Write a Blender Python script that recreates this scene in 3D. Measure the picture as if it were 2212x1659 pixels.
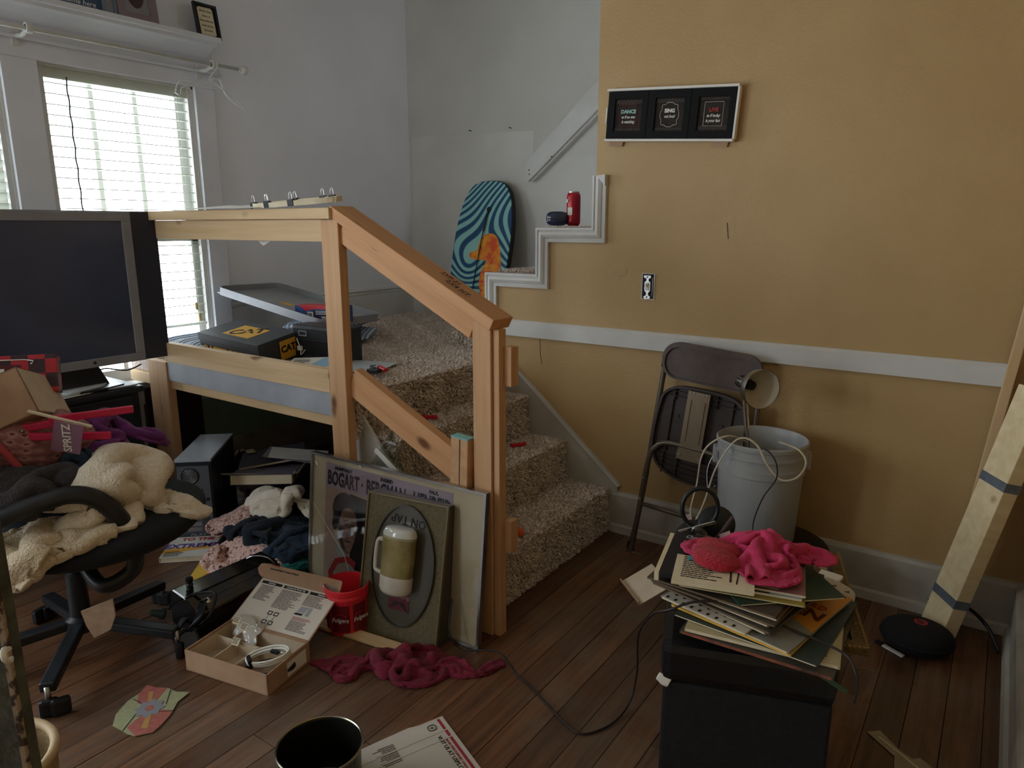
import bpy, bmesh, math, random
import numpy as np
from mathutils import Vector, Matrix, Euler
from mathutils import noise as mnoise
R = math.radians
for o in list(bpy.data.objects): bpy.data.objects.remove(o, do_unlink=True)
random.seed(7); rng = np.random.default_rng(7)
SC = bpy.context.scene; COL = SC.collection

# ------------------------------------------------------------------ camera
cd = bpy.data.cameras.new('camera'); cam = bpy.data.objects.new('camera', cd); COL.objects.link(cam)
cam.location = (0, 0, 1.35); cam.rotation_euler = (R(90 - 12.62), 0, R(34.7))
cd.sensor_width = 36; cd.lens = 1530 / 2212 * 36; cd.clip_start = 0.05
SC.camera = cam
# ------------------------------------------------------------------ daylight
w = bpy.data.worlds.new('overcast_sky'); SC.world = w; w.use_nodes = True
wn = w.node_tree; bg = wn.nodes['Background']
bg.inputs[0].default_value = (0.86, 0.93, 1.0, 1); bg.inputs[1].default_value = 4.2
def portal(name, loc, rot, sx, sy):
    l = bpy.data.lights.new(name, 'AREA'); l.shape = 'RECTANGLE'; l.size = sx; l.size_y = sy
    l.cycles.is_portal = True
    o = bpy.data.objects.new(name, l); COL.objects.link(o); o.location = loc; o.rotation_euler = rot
portal('window_portal', (-3.66, 1.865, 1.31), (0, R(-90), 0), 1.5, 0.78)
portal('window_portal', (-3.66, 1.01, 1.31), (0, R(-90), 0), 1.5, 0.78)
portal('window_portal', (-3.66, -0.625, 1.31), (0, R(-90), 0), 1.5, 2.0)  # opening of the added fill window on the left wall
portal('window_portal', (-2.95, -1.84, 1.45), (R(90), 0, 0), 0.5, 1.5)  # opening of the added window behind the camera
portal('window_portal', (0.31, 3.35, 2.3), (0, R(90), 0), 0.55, 0.55)  # opening of the added upstairs window
SC.view_settings.view_transform = 'Standard'; SC.view_settings.look = 'None'
SC.view_settings.gamma = 1; SC.view_settings.use_curve_mapping = False
SC.view_settings.exposure = 1.36
SC.cycles.max_bounces = 10; SC.cycles.diffuse_bounces = 6; SC.cycles.transparent_max_bounces = 24

# ------------------------------------------------------------------ materials
def srgb(c):
    if isinstance(c, str): c = [int(c[i:i+2], 16) / 255 for i in (0, 2, 4)]
    return tuple(((x / 12.92) if x <= 0.04045 else ((x + 0.055) / 1.055) ** 2.4) for x in c) + (1,)
def _new(name):
    m = bpy.data.materials.new(name); m.use_nodes = True
    nt = m.node_tree; return m, nt, nt.nodes['Principled BSDF']
def mat(name, c1, c2=None, rough=0.6, metal=0.0, scale=8, detail=4, stretch=(1, 1, 1), bump=0.0, bscale=None, spec=0.4, lo=0.35, hi=0.65, coat=0, trans=0, sheen=0, rand=0.0):
    m, nt, p = _new(name); N = nt.nodes; L = nt.links
    p.inputs['Roughness'].default_value = rough; p.inputs['Metallic'].default_value = metal
    p.inputs['Specular IOR Level'].default_value = spec; p.inputs['Coat Weight'].default_value = coat
    p.inputs['Transmission Weight'].default_value = trans
    if sheen: p.inputs['Sheen Weight'].default_value = sheen * .25
    tc = N.new('ShaderNodeTexCoord'); mp = N.new('ShaderNodeMapping'); mp.inputs['Scale'].default_value = stretch
    L.new(tc.outputs['Object'], mp.inputs[0])
    col = None
    if c2 is not None:
        nz = N.new('ShaderNodeTexNoise'); nz.inputs['Scale'].default_value = scale; nz.inputs['Detail'].default_value = detail
        L.new(mp.outputs[0], nz.inputs[0])
        cr = N.new('ShaderNodeValToRGB'); cr.color_ramp.elements[0].position = lo; cr.color_ramp.elements[1].position = hi
        cr.color_ramp.elements[0].color = srgb(c1); cr.color_ramp.elements[1].color = srgb(c2)
        L.new(nz.outputs[0], cr.inputs[0]); col = cr.outputs[0]
    else: p.inputs['Base Color'].default_value = srgb(c1)
    if rand:
        oi = N.new('ShaderNodeObjectInfo'); mr = N.new('ShaderNodeMapRange'); mr.inputs[3].default_value = 1 - rand; mr.inputs[4].default_value = 1 + rand
        L.new(oi.outputs['Random'], mr.inputs[0])
        hs = N.new('ShaderNodeHueSaturation'); hs.inputs['Color'].default_value = srgb(c1)
        if col: L.new(col, hs.inputs['Color'])
        L.new(mr.outputs[0], hs.inputs['Value']); col = hs.outputs[0]
    if col: L.new(col, p.inputs['Base Color'])
    if bump:
        nb = N.new('ShaderNodeTexNoise'); nb.inputs['Scale'].default_value = bscale or scale; nb.inputs['Detail'].default_value = 3
        L.new(mp.outputs[0], nb.inputs[0])
        b = N.new('ShaderNodeBump'); b.inputs['Strength'].default_value = bump; b.inputs['Distance'].default_value = 0.01
        L.new(nb.outputs[0], b.inputs['Height']); L.new(b.outputs[0], p.inputs['Normal'])
    return m
def wood(name, c1, c2, knot, along=0, gs=1.0, rough=0.6, worldco=False):
    """sawn softwood: long grain streaks plus small dark knots; along = local axis of the grain"""
    m, nt, p = _new(name); N = nt.nodes; L = nt.links; p.inputs['Roughness'].default_value = rough; p.inputs['Specular IOR Level'].default_value = 0.25
    tc = N.new('ShaderNodeTexCoord'); mp = N.new('ShaderNodeMapping')
    s = [30 * gs] * 3; s[along] = 1.6 * gs; mp.inputs['Scale'].default_value = s
    oi = N.new('ShaderNodeObjectInfo'); L.new(tc.outputs['Object'], mp.inputs[0])
    ml = N.new('ShaderNodeMath'); ml.operation = 'MULTIPLY'; ml.inputs[1].default_value = 37; L.new(oi.outputs['Random'], ml.inputs[0])
    nz = N.new('ShaderNodeTexNoise'); nz.noise_dimensions = '4D'; nz.inputs['Scale'].default_value = 1.0; nz.inputs['Detail'].default_value = 5; nz.inputs['Distortion'].default_value = 0.6
    L.new(mp.outputs[0], nz.inputs[0]); L.new(ml.outputs[0], nz.inputs['W'])
    cr = N.new('ShaderNodeValToRGB'); cr.color_ramp.elements[0].position = .3; cr.color_ramp.elements[1].position = .7
    cr.color_ramp.elements[0].color = srgb(c2); cr.color_ramp.elements[1].color = srgb(c1); L.new(nz.outputs[0], cr.inputs[0])
    mp2 = N.new('ShaderNodeMapping'); s2 = [9.0] * 3; s2[along] = 4.5; mp2.inputs['Scale'].default_value = s2; L.new(tc.outputs['Object'], mp2.inputs[0])
    vo = N.new('ShaderNodeTexVoronoi'); vo.voronoi_dimensions = '4D'; vo.inputs['Scale'].default_value = 1.0; L.new(mp2.outputs[0], vo.inputs['Vector']); L.new(ml.outputs[0], vo.inputs['W'])
    kr = N.new('ShaderNodeValToRGB'); kr.color_ramp.elements[0].position = .12; kr.color_ramp.elements[1].position = .21
    kr.color_ramp.elements[0].color = (1, 1, 1, 1); kr.color_ramp.elements[1].color = (0, 0, 0, 1); L.new(vo.outputs['Distance'], kr.inputs[0])
    mx = N.new('ShaderNodeMix'); mx.data_type = 'RGBA'; L.new(kr.outputs[0], mx.inputs['Factor']); L.new(cr.outputs[0], mx.inputs['A']); mx.inputs['B'].default_value = srgb(knot)
    L.new(mx.outputs['Result'], p.inputs['Base Color'])
    b = N.new('ShaderNodeBump'); b.inputs['Strength'].default_value = .25; b.inputs['Distance'].default_value = .004; L.new(nz.outputs[0], b.inputs['Height']); L.new(b.outputs[0], p.inputs['Normal'])
    return m
def glass(name, tint=(1, 1, 1), gl=0.08, rough=0.02):
    m, nt, p = _new(name); N = nt.nodes; L = nt.links; N.remove(p)
    t = N.new('ShaderNodeBsdfTransparent'); t.inputs[0].default_value = (*tint, 1)
    g = N.new('ShaderNodeBsdfGlossy'); g.inputs['Roughness'].default_value = rough
    fr = N.new('ShaderNodeFresnel'); fr.inputs[0].default_value = 1.45
    ad = N.new('ShaderNodeMath'); ad.operation = 'ADD'; ad.inputs[1].default_value = gl; L.new(fr.outputs[0], ad.inputs[0])
    ge = N.new('ShaderNodeNewGeometry'); iv = N.new('ShaderNodeMath'); iv.operation = 'SUBTRACT'; iv.inputs[0].default_value = 1; L.new(ge.outputs['Backfacing'], iv.inputs[1])
    mu = N.new('ShaderNodeMath'); mu.operation = 'MULTIPLY'; L.new(ad.outputs[0], mu.inputs[0]); L.new(iv.outputs[0], mu.inputs[1]); ad = mu
    mx = N.new('ShaderNodeMixShader'); L.new(ad.outputs[0], mx.inputs[0]); L.new(t.outputs[0], mx.inputs[1]); L.new(g.outputs[0], mx.inputs[2])
    L.new(mx.outputs[0], N['Material Output'].inputs[0]); return m

M = {}
M['gold'] = mat('gold_wall_paint', 'b89a6b', 'b09162', rough=.5, scale=2.2, bump=.12, bscale=90, spec=.35)
M['wall'] = mat('pale_grey_wall_paint', 'cbcac4', 'c2c1ba', rough=.55, scale=1.6, bump=.12, bscale=80)
M['wallflare'] = mat('flare_tinted_wall_paint', 'e2e3ea', 'd9dae0', rough=.6, scale=1.6, bump=.12, bscale=80)  # wall paint with the window flare's cool tint mixed into its colour
M['patch'] = mat('primer_paint', 'd2d1cc', 'c4c3be', rough=.5, scale=2, bump=.1, bscale=60)
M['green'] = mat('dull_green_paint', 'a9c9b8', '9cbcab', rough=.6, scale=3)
M['white'] = mat('white_trim_paint', 'cfcfcc', 'c5c4c0', rough=.4, scale=5, bump=.08, bscale=40)
M['casing'] = mat('cool_white_casing_paint', 'dddfe7', 'd3d5dd', rough=.5, scale=3)
M['oldwhite'] = mat('worn_white_paint', 'b9b5aa', 'a8a296', rough=.5, scale=7, bump=.5, bscale=18)
M['ceil'] = mat('ceiling_paint', 'cfcdc6', rough=.8)
M['black'] = mat('black_plastic', '17181b', '1d1f22', rough=.4, scale=20)
M['matblack'] = mat('matt_black_fabric', '121214', '19191c', rough=.9, scale=80, bump=.3, bscale=300)
M['blackmetal'] = mat('gloss_black_enamel', '0e1012', '15181a', rough=.12, scale=9, spec=.7)
M['leather'] = mat('black_leatherette', '0d0d0f', '141416', rough=.42, scale=40, bump=.1, bscale=160)
M['pine'] = wood('pine_lumber', 'd9bd97', 'c9a87d', '7d5a3c', 0)
M['pinez'] = wood('pine_lumber_upright', 'cfa67e', 'bd9068', '6f4a30', 2)
M['pineorange'] = wood('orange_pine_lumber', 'd2a074', 'c08d61', '6f4528', 0)
M['pinepale'] = wood('pale_pine_lumber', 'eedcb4', 'dec79a', '9a7a52', 2)
M['greyboard'] = mat('grey_painted_board', 'a9adb4', '9a9ea5', rough=.5, scale=6, bump=.2, bscale=14)
M['carpet'] = mat('shag_carpet_base', 'b0a298', 'c6b8ae', rough=1, scale=60, bump=1, bscale=120, spec=.05)
M['steel'] = mat('brushed_steel', 'b0b0ae', 'a4a4a2', rough=.28, metal=1, scale=30, stretch=(1, 1, 20))
M['chrome'] = mat('chrome', 'd8d8d8', rough=.12, metal=1)
M['silverpl'] = mat('silver_plastic', '8f8f96', '86868d', rough=.45, scale=10)
M['paper'] = mat('white_paper', 'e6e4dd', 'dcd9d0', rough=.8, scale=10)
M['cream'] = mat('cream_paper', 'd8ccb0', 'cbbd9e', rough=.8, scale=14)
M['card'] = mat('brown_cardboard', 'b18f74', 'a68468', rough=.85, scale=18)
M['cardin'] = mat('pale_cardboard', 'cdbca4', 'c2b098', rough=.85, scale=18)
M['ink'] = mat('black_ink', '1c1a1c', rough=.7)
M['brownpaint'] = mat('dark_brown_paint', '4a3a3a', '3d3032', rough=.45, scale=8)
def solid(key, c, rough=.5, **k):
    M[key] = mat(key, c, rough=rough, **k); return M[key]
solid('wh_ink', 'e6e4de', .7); solid('red_ink', 'a03030', .7); solid('teal_ink', '9cc4c0', .7); solid('yellow_ink', 'e0aa3e', .6)
solid('redplastic', 'c2202c', .35); solid('pinkplastic', 'c9244f', .35); solid('redbright', 'f03040', .3); solid('orangepl', 'd8562c', .4)
solid('clearwhite', 'd8d8d4', .3)

# ------------------------------------------------------------------ geometry helpers
def tag(o, label=None, cat=None, group=None, kind=None):
    if label: o['label'] = label
    if cat: o['category'] = cat
    if group: o['group'] = group
    if kind: o['kind'] = kind
    return o
def thing(name, label, cat, loc=(0, 0, 0), rot=(0, 0, 0), group=None, mtx=None):
    o = bpy.data.objects.new(name, None); COL.objects.link(o); o.empty_display_size = .05
    if mtx is not None: o.matrix_world = mtx
    else: o.location = loc; o.rotation_euler = rot
    return tag(o, label, cat, group)
def frame(o, x, y):
    """right-handed frame: origin, local x direction, local y direction (made square)"""
    o = Vector(o); x = Vector(x).normalized(); y = Vector(y); z = x.cross(y).normalized(); y = z.cross(x)
    m = Matrix((x, y, z)).transposed().to_4x4(); m.translation = o; return m
def link(name, me, m=None, parent=None, loc=None, rot=None):
    o = bpy.data.objects.new(name, me); COL.objects.link(o)
    if m is not None and not me.materials:
        for mm in (m if isinstance(m, (list, tuple)) else [m]): me.materials.append(mm)
    if parent is not None: o.parent = parent
    if loc is not None: o.location = loc
    if rot is not None: o.rotation_euler = rot
    return o
def meshob(name, v, f, m, parent=None, smooth=False, **k):
    me = bpy.data.meshes.new(name); me.from_pydata([tuple(x) for x in v], [], f); me.validate(); me.update()
    if smooth: me.shade_smooth()
    return link(name, me, m, parent, **k)
def bmob(name, bm, m, parent=None, smooth=False, **k):
    bmesh.ops.recalc_face_normals(bm, faces=bm.faces)
    me = bpy.data.meshes.new(name); bm.to_mesh(me); bm.free()
    if smooth: me.shade_smooth()
    return link(name, me, m, parent, **k)
def addbox(bm, c, s, rot=None, bev=0):
    r = bmesh.ops.create_cube(bm, size=1); vs = r['verts']
    bmesh.ops.scale(bm, vec=s, verts=vs)
    if bev:
        es = {e for v in vs for e in v.link_edges}
        rb = bmesh.ops.bevel(bm, geom=list(es), offset=bev, segments=2, affect='EDGES', profile=.6)
        vs = list({v for f in rb['faces'] for v in f.verts} | {v for v in vs if v.is_valid})
    if rot: bmesh.ops.rotate(bm, cent=(0, 0, 0), matrix=Euler(rot).to_matrix(), verts=vs)
    bmesh.ops.translate(bm, vec=c, verts=vs); return vs
def box(name, c, s, m, parent=None, rot=None, bev=0.0, centre=True):
    bm = bmesh.new(); addbox(bm, (0, 0, 0), s, None, bev)
    return bmob(name, bm, m, parent, loc=c, rot=rot)
def lohi(name, lo, hi, m, parent=None, bev=0.0):
    c = [(a + b) / 2 for a, b in zip(lo, hi)]; s = [abs(b - a) for a, b in zip(lo, hi)]
    o = box(name, c, s, m, parent, bev=bev)
    if parent is None:
        o.data.transform(Matrix.Translation(c)); o.location = (0, 0, 0)
    return o
def beam(name, a, b, w, h, m, parent=None, bev=.003, up=(0, 0, 1)):
    """rectangular bar from a to b; w = size across, h = size along 'up'; local x runs along the bar"""
    a = Vector(a); b = Vector(b); x = (b - a).normalized(); y = Vector(up).cross(x).normalized(); z = x.cross(y)
    bm = bmesh.new(); addbox(bm, (0, 0, 0), ((b - a).length, w, h), None, bev)
    o = bmob(name, bm, m, parent); mt = Matrix((x, y, z)).transposed().to_4x4(); mt.translation = (a + b) / 2
    o.matrix_local = mt; return o
def prism(name, pts, t, m, parent=None, axis='z', base=0.0, bev=0.0, **k):
    """polygon extruded by t; axis z: (x,y)->xy ; axis y: (x,z) ; axis x: (y,z)"""
    bm = bmesh.new()
    def P(p, d):
        return {'z': (p[0], p[1], base + d), 'y': (p[0], base + d, p[1]), 'x': (base + d, p[0], p[1])}[axis]
    a = [bm.verts.new(P(p, 0)) for p in pts]; b = [bm.verts.new(P(p, t)) for p in pts]; n = len(pts)
    bm.faces.new(a[::-1]); bm.faces.new(b)
    for i in range(n): bm.faces.new((a[i], a[(i + 1) % n], b[(i + 1) % n], b[i]))
    if bev: bmesh.ops.bevel(bm, geom=list(bm.edges), offset=bev, segments=1, affect='EDGES')
    return bmob(name, bm, m, parent, **k)
def spline(pts, n=8, closed=False):
    P = [Vector(p) for p in pts]; out = []; N = len(P); rngi = range(N if closed else N - 1)
    for i in rngi:
        p0 = P[(i - 1) % N] if closed or i > 0 else P[0]; p1 = P[i]; p2 = P[(i + 1) % N]
        p3 = P[(i + 2) % N] if closed or i + 2 < N else P[-1]
        for j in range(n):
            t = j / n; out.append(.5 * ((2 * p1) + (-p0 + p2) * t + (2 * p0 - 5 * p1 + 4 * p2 - p3) * t * t + (-p0 + 3 * p1 - 3 * p2 + p3) * t ** 3))
    if not closed: out.append(P[-1])
    return out
def addtube(bm, pts, r, seg=8, closed=False, flat=1.0):
    pts = [Vector(p) for p in pts]; n = len(pts); rings = []; nrm = None
    for i, p in enumerate(pts):
        a = pts[i - 1] if (i > 0 or closed) else p; b = pts[(i + 1) % n] if (i < n - 1 or closed) else p
        t = (b - a).normalized()
        if nrm is None: nrm = t.orthogonal().normalized()
        nrm = (nrm - t * nrm.dot(t)).normalized(); bi = t.cross(nrm)
        rr = r[i] if isinstance(r, (list, tuple)) else r
        rings.append([bm.verts.new(p + (nrm * math.cos(2 * math.pi * k / seg) + bi * math.sin(2 * math.pi * k / seg) * flat) * rr) for k in range(seg)])
    for i in range(n if closed else n - 1):
        A = rings[i]; B = rings[(i + 1) % n]
        for k in range(seg): bm.faces.new((A[k], A[(k + 1) % seg], B[(k + 1) % seg], B[k]))
    if not closed: bm.faces.new(rings[0][::-1]); bm.faces.new(rings[-1])
def tube(name, pts, r, m, parent=None, seg=8, closed=False, sm=0, flat=1.0):
    if sm: pts = spline(pts, sm, closed)
    bm = bmesh.new(); addtube(bm, pts, r, seg, closed, flat); return bmob(name, bm, m, parent, smooth=True)
def addlathe(bm, prof, seg=24, cap=True):
    rings = [[bm.verts.new((r * math.cos(2 * math.pi * k / seg), r * math.sin(2 * math.pi * k / seg), z)) for k in range(seg)] for r, z in prof]
    for A, B in zip(rings, rings[1:]):
        for k in range(seg): bm.faces.new((A[k], A[(k + 1) % seg], B[(k + 1) % seg], B[k]))
    if cap: bm.faces.new(rings[0][::-1]); bm.faces.new(rings[-1])
def lathe(name, prof, m, parent=None, seg=28, cap=True, smooth=True, **k):
    bm = bmesh.new(); addlathe(bm, prof, seg, cap); o = bmob(name, bm, m, parent, smooth=smooth, **k)
    if smooth: 
        md = o.modifiers.new('e', 'EDGE_SPLIT'); md.split_angle = R(40)
    return o
def ellipse(cx, cy, rx, ry, n=32, a0=0, a1=360):
    return [(cx + rx * math.cos(R(a0 + (a1 - a0) * i / n)), cy + ry * math.sin(R(a0 + (a1 - a0) * i / n))) for i in range(n + (a1 - a0 != 360))]
def rrect(x0, y0, x1, y1, r, n=5):
    o = []
    for cx, cy, a in ((x1 - r, y1 - r, 0), (x0 + r, y1 - r, 90), (x0 + r, y0 + r, 180), (x1 - r, y0 + r, 270)):
        o += [(cx + r * math.cos(R(a + 90 * i / n)), cy + r * math.sin(R(a + 90 * i / n))) for i in range(n + 1)]
    return o
def ringprism(name, outer, inner, t, m, parent=None, base=0, **k):
    bm = bmesh.new(); n = len(outer)
    V = [[bm.verts.new((p[0], p[1], z)) for p in L] for L, z in ((outer, base), (outer, base + t), (inner, base + t), (inner, base))]
    for a in range(4):
        A = V[a]; B = V[(a + 1) % 4]
        for i in range(n): bm.faces.new((A[i], A[(i + 1) % n], B[(i + 1) % n], B[i]))
    return bmob(name, bm, m, parent, **k)
def text(s, size, m, parent=None, loc=(0, 0, 0), rot=(0, 0, 0), ext=.0004, bold=0.0, shear=0.0, align='CENTER', name='lettering', sx=1.0, space=1.0):
    c = bpy.data.curves.new('t', 'FONT'); c.body = s; c.size = size; c.extrude = ext; c.offset = bold * size; c.shear = shear
    c.align_x = align; c.align_y = 'CENTER'; c.resolution_u = 2; c.space_character = space
    t = bpy.data.objects.new('t', c); COL.objects.link(t)
    me = bpy.data.meshes.new_from_object(t); bpy.data.objects.remove(t, do_unlink=True); bpy.data.curves.remove(c)
    me.name = name; me.materials.clear()
    o = link(name, me, m, parent, loc=loc, rot=rot); o.scale = (sx, 1, 1); return o
def lines(name, rows, m, parent, z=.0006, t=.0004):
    """rows of fine print: list of (x0, x1, y, height) thin bars joined in one part"""
    bm = bmesh.new()
    for x0, x1, y, h in rows: addbox(bm, ((x0 + x1) / 2, y, z), (abs(x1 - x0), h, t))
    return tag(bmob(name, bm, m, parent), kind='stuff')
def fineprint(x0, x1, y0, y1, step, seed=1, words=True):
    r = random.Random(seed); rows = []; y = y0
    while y > y1:
        x = x0; end = x0 + (x1 - x0) * r.uniform(.6, 1)
        while x < end:
            wl = r.uniform(.05, .16) * (x1 - x0); rows.append((x, min(x + wl, end), y, step * .38)); x += wl + .018 * (x1 - x0)
        y -= step
    return rows

# ------------------------------------------------------------------ small cloth solver
def cloth(nx, ny, w, h, init, ell=(), floor=0.0, steps=140, iters=8, fric=.5, seed=1, bend=.25, grav=-.0006, conf=None, squeeze=None, gk=.8, mom=.5):
    """position-based cloth: returns vertices (nx*ny,3). init(u,v)->xyz arrays; ell = ellipsoid colliders (c, r)"""
    u, v = np.meshgrid(np.linspace(0, 1, nx), np.linspace(0, 1, ny), indexing='ij')
    p = np.stack(init(u, v), -1).astype(float); r = np.random.default_rng(seed)
    p += r.normal(0, .002, p.shape); q = p.copy()
    dx, dy = w / (nx - 1), h / (ny - 1); dd = math.hypot(dx, dy)
    fam = []
    for off, L, k in (((1, 0), dx, 1.), ((0, 1), dy, 1.), ((1, 1), dd, .5), ((1, -1), dd, .5), ((3, 0), 3 * dx, bend), ((0, 3), 3 * dy, bend)):
        i, j = np.meshgrid(np.arange(nx), np.arange(ny), indexing='ij'); a = (i + off[0] < nx) & (j + off[1] < ny) & (j + off[1] >= 0)
        i, j = i[a], j[a]; A = i * ny + j; B = (i + off[0]) * ny + j + off[1]
        par = (i // max(off[0], 1)) % 2 if off[0] else (j // off[1]) % 2
        for s in (0, 1): fam.append((A[par == s], B[par == s], L, k, off[0] > 1 or off[1] > 1))
    P = p.reshape(-1, 3); Q = q.reshape(-1, 3)
    if squeeze is not None:
        fam = [(A, B, np.sqrt(((P[A] - P[B]) ** 2).sum(1)), k, o) for A, B, L, k, o in fam]
    for st in range(steps):
        vel = (P - Q) * .93; Q[:] = P; P += np.clip(vel, -.03, .03); P[:, 2] += grav * (4 if squeeze is None else gk)
        for it in range(iters):
            for A, B, L, k, one in fam:
                d = P[B] - P[A]; ln = np.sqrt((d * d).sum(1)) + 1e-9
                if one: k2 = np.where(ln < L * .8, k * .35, 0) + np.where(ln > L, k, 0); e = (ln - np.where(ln < L, L * .8, L)) / ln
                else: k2 = k; e = (ln - L) / ln
                c = d * (e * k2 * .5)[:, None]; P[A] += c; P[B] -= c
        if squeeze is None:
            for c, rr in ell:
                n = (P - c) / rr; l = np.sqrt((n * n).sum(1)); ins = l < 1
                if ins.any():
                    P[ins] = c + (n[ins] / np.maximum(l[ins], .05)[:, None]) * rr
                    Q[ins] = Q[ins] * (1 - fric) + P[ins] * fric
        else:
            hf = np.full(len(P), floor)
            for c, rr in ell:
                d2 = ((P[:, 0] - c[0]) / rr[0]) ** 2 + ((P[:, 1] - c[1]) / rr[1]) ** 2
                hf = np.maximum(hf, np.where(d2 < 1, c[2] + rr[2] * np.sqrt(np.maximum(1 - d2, 0)) ** .8, floor))
            lo_ = P[:, 2] < hf; P[lo_, 2] = hf[lo_]; Q[lo_] = Q[lo_] * (1 - fric) + P[lo_] * fric
        if squeeze is not None and st < steps * .65:
            cx, cy, an, sx, sy = squeeze; ca, sa = math.cos(R(an)), math.sin(R(an)); X = P[:, 0] - cx; Y = P[:, 1] - cy
            kx = sx ** (1 / (steps * .65)); ky = sy ** (1 / (steps * .65)); a_ = (X * ca + Y * sa) * kx; b_ = (-X * sa + Y * ca) * ky
            nx_ = cx + a_ * ca - b_ * sa; ny_ = cy + a_ * sa + b_ * ca; Q[:, 0] += (nx_ - P[:, 0]) * (1 - mom); Q[:, 1] += (ny_ - P[:, 1]) * (1 - mom); P[:, 0] = nx_; P[:, 1] = ny_
        if conf is not None:
            cx, cy, rx, ry, an = conf; ca, sa = math.cos(R(an)), math.sin(R(an)); X = P[:, 0] - cx; Y = P[:, 1] - cy
            a_ = (X * ca + Y * sa) / rx; b_ = (-X * sa + Y * ca) / ry; l = np.sqrt(a_ * a_ + b_ * b_); o_ = l > 1
            if o_.any():
                k_ = 1 + (1 / l[o_] - 1) * .5; P[o_, 0] = cx + X[o_] * k_; P[o_, 1] = cy + Y[o_] * k_
        fl = P[:, 2] < floor
        P[fl, 2] = floor; Q[fl] = Q[fl] * (1 - fric) + P[fl] * fric; Q[fl, 2] = floor
    return P.reshape(nx, ny, 3)
def clothob(name, G, m, parent=None, thick=.004, sub=1):
    nx, ny, _ = G.shape; v = G.reshape(-1, 3)
    f = [(i * ny + j, (i + 1) * ny + j, (i + 1) * ny + j + 1, i * ny + j + 1) for i in range(nx - 1) for j in range(ny - 1)]
    o = meshob(name, v.tolist(), f, m, parent, smooth=True)
    if sub: s = o.modifiers.new('s', 'SUBSURF'); s.levels = sub; s.render_levels = sub
    k = o.modifiers.new('k', 'SOLIDIFY'); k.thickness = thick; k.offset = 1
    return o
def wrinkle(G, amp=.014, lam=.06, ang=0, aniso=2.6, seed=1):
    """elongated sharp fold ridges pushed along the sheet normal"""
    du = np.gradient(G, axis=0); dv = np.gradient(G, axis=1); n = np.cross(du, dv); n /= np.linalg.norm(n, axis=2)[..., None] + 1e-9; n *= np.where(n[..., 2:3] < 0, -1, 1)
    ca, sa = math.cos(R(ang)), math.sin(R(ang)); H_ = np.zeros(G.shape[:2])
    for i in range(G.shape[0]):
        for j in range(G.shape[1]):
            x, y, z = G[i, j]; w_ = mnoise.noise(Vector((x * 9 + seed, y * 9, z * 9))) * .05
            a = (x * ca + y * sa + w_) / lam; b_ = (-x * sa + y * ca + w_) / (lam * aniso)
            r1 = max(0, 1 - 3.2 * abs(mnoise.noise(Vector((a, b_, seed * 3.1))))); r2 = max(0, 1 - 3.0 * abs(mnoise.noise(Vector((a * 1.7 + 7, b_ * 2.0, seed * 1.7)))))
            H_[i, j] = r1 ** 1.3 + .55 * r2 + .5 * mnoise.noise(Vector((a * .5, b_ * .5, 2.2 + seed)))
    return G + n * (H_ * amp)[..., None]
def flat(cx, cy, z0, w, h, ang, seed=1, lam=.10, amp=.012):
    r = np.random.default_rng(seed); ca, sa = math.cos(R(ang)), math.sin(R(ang)); ks = [(2 * math.pi / (lam * r.uniform(.7, 2.)), r.uniform(0, 6.28), r.uniform(0, 6.28)) for _ in range(7)]
    th0 = r.uniform(0, 6.28)
    def f(u, v):
        # irregular outline, like a garment rather than a square sheet
        x = (u - .5) * 2; y = (v - .5) * 2; q = np.sqrt(np.maximum(1 - y * y / 2, 0)); q2 = np.sqrt(np.maximum(1 - x * x / 2, 0)); X = x * q; Y = y * q2
        th = np.arctan2(Y, X); k = 1 + .07 * np.sin(3 * th + th0) + .05 * np.sin(5 * th + 2 * th0); X = X * k * w * .5; Y = Y * k * h * .5
        z = sum(np.sin(k_ * (X * math.cos(a) + Y * math.sin(a)) + p_) for k_, a, p_ in ks) / 7 * amp * 2
        return cx + X * ca - Y * sa, cy + X * sa + Y * ca, z0 + z
    return f
def crumple(cx, cy, z0, wx, wy, ang, comp=.6, hgt=.1, seed=1, lam=.085, w=None, h=None):
    """initial state: a sheet squeezed into a footprint wx x wy, taken up by short random ripples"""
    r = np.random.default_rng(seed); ca, sa = math.cos(R(ang)), math.sin(R(ang)); ks = [(2 * math.pi / (lam * r.uniform(.8, 1.6)), r.uniform(0, 6.28), r.uniform(0, 6.28)) for _ in range(6)]
    def f(u, v):
        x = (u - .5) * wx; y = (v - .5) * wy; z = 0
        for k, a, p_ in ks: z = z + np.sin(k * (x * math.cos(a) + y * math.sin(a)) + p_)
        z = z / 6 * lam * .55 + hgt * .35
        x = x + .25 * lam * np.sin(ks[0][0] * y + 1) * .6; y = y + .25 * lam * np.sin(ks[1][0] * x + 2) * .6
        return cx + x * ca - y * sa, cy + x * sa + y * ca, z0 + z
    return f
# ================================================================== STRUCTURE
XL, XR, YB, YF, YS, ZC = -3.52, 0.172, 2.738, -1.7, 3.83, 2.95
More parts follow.
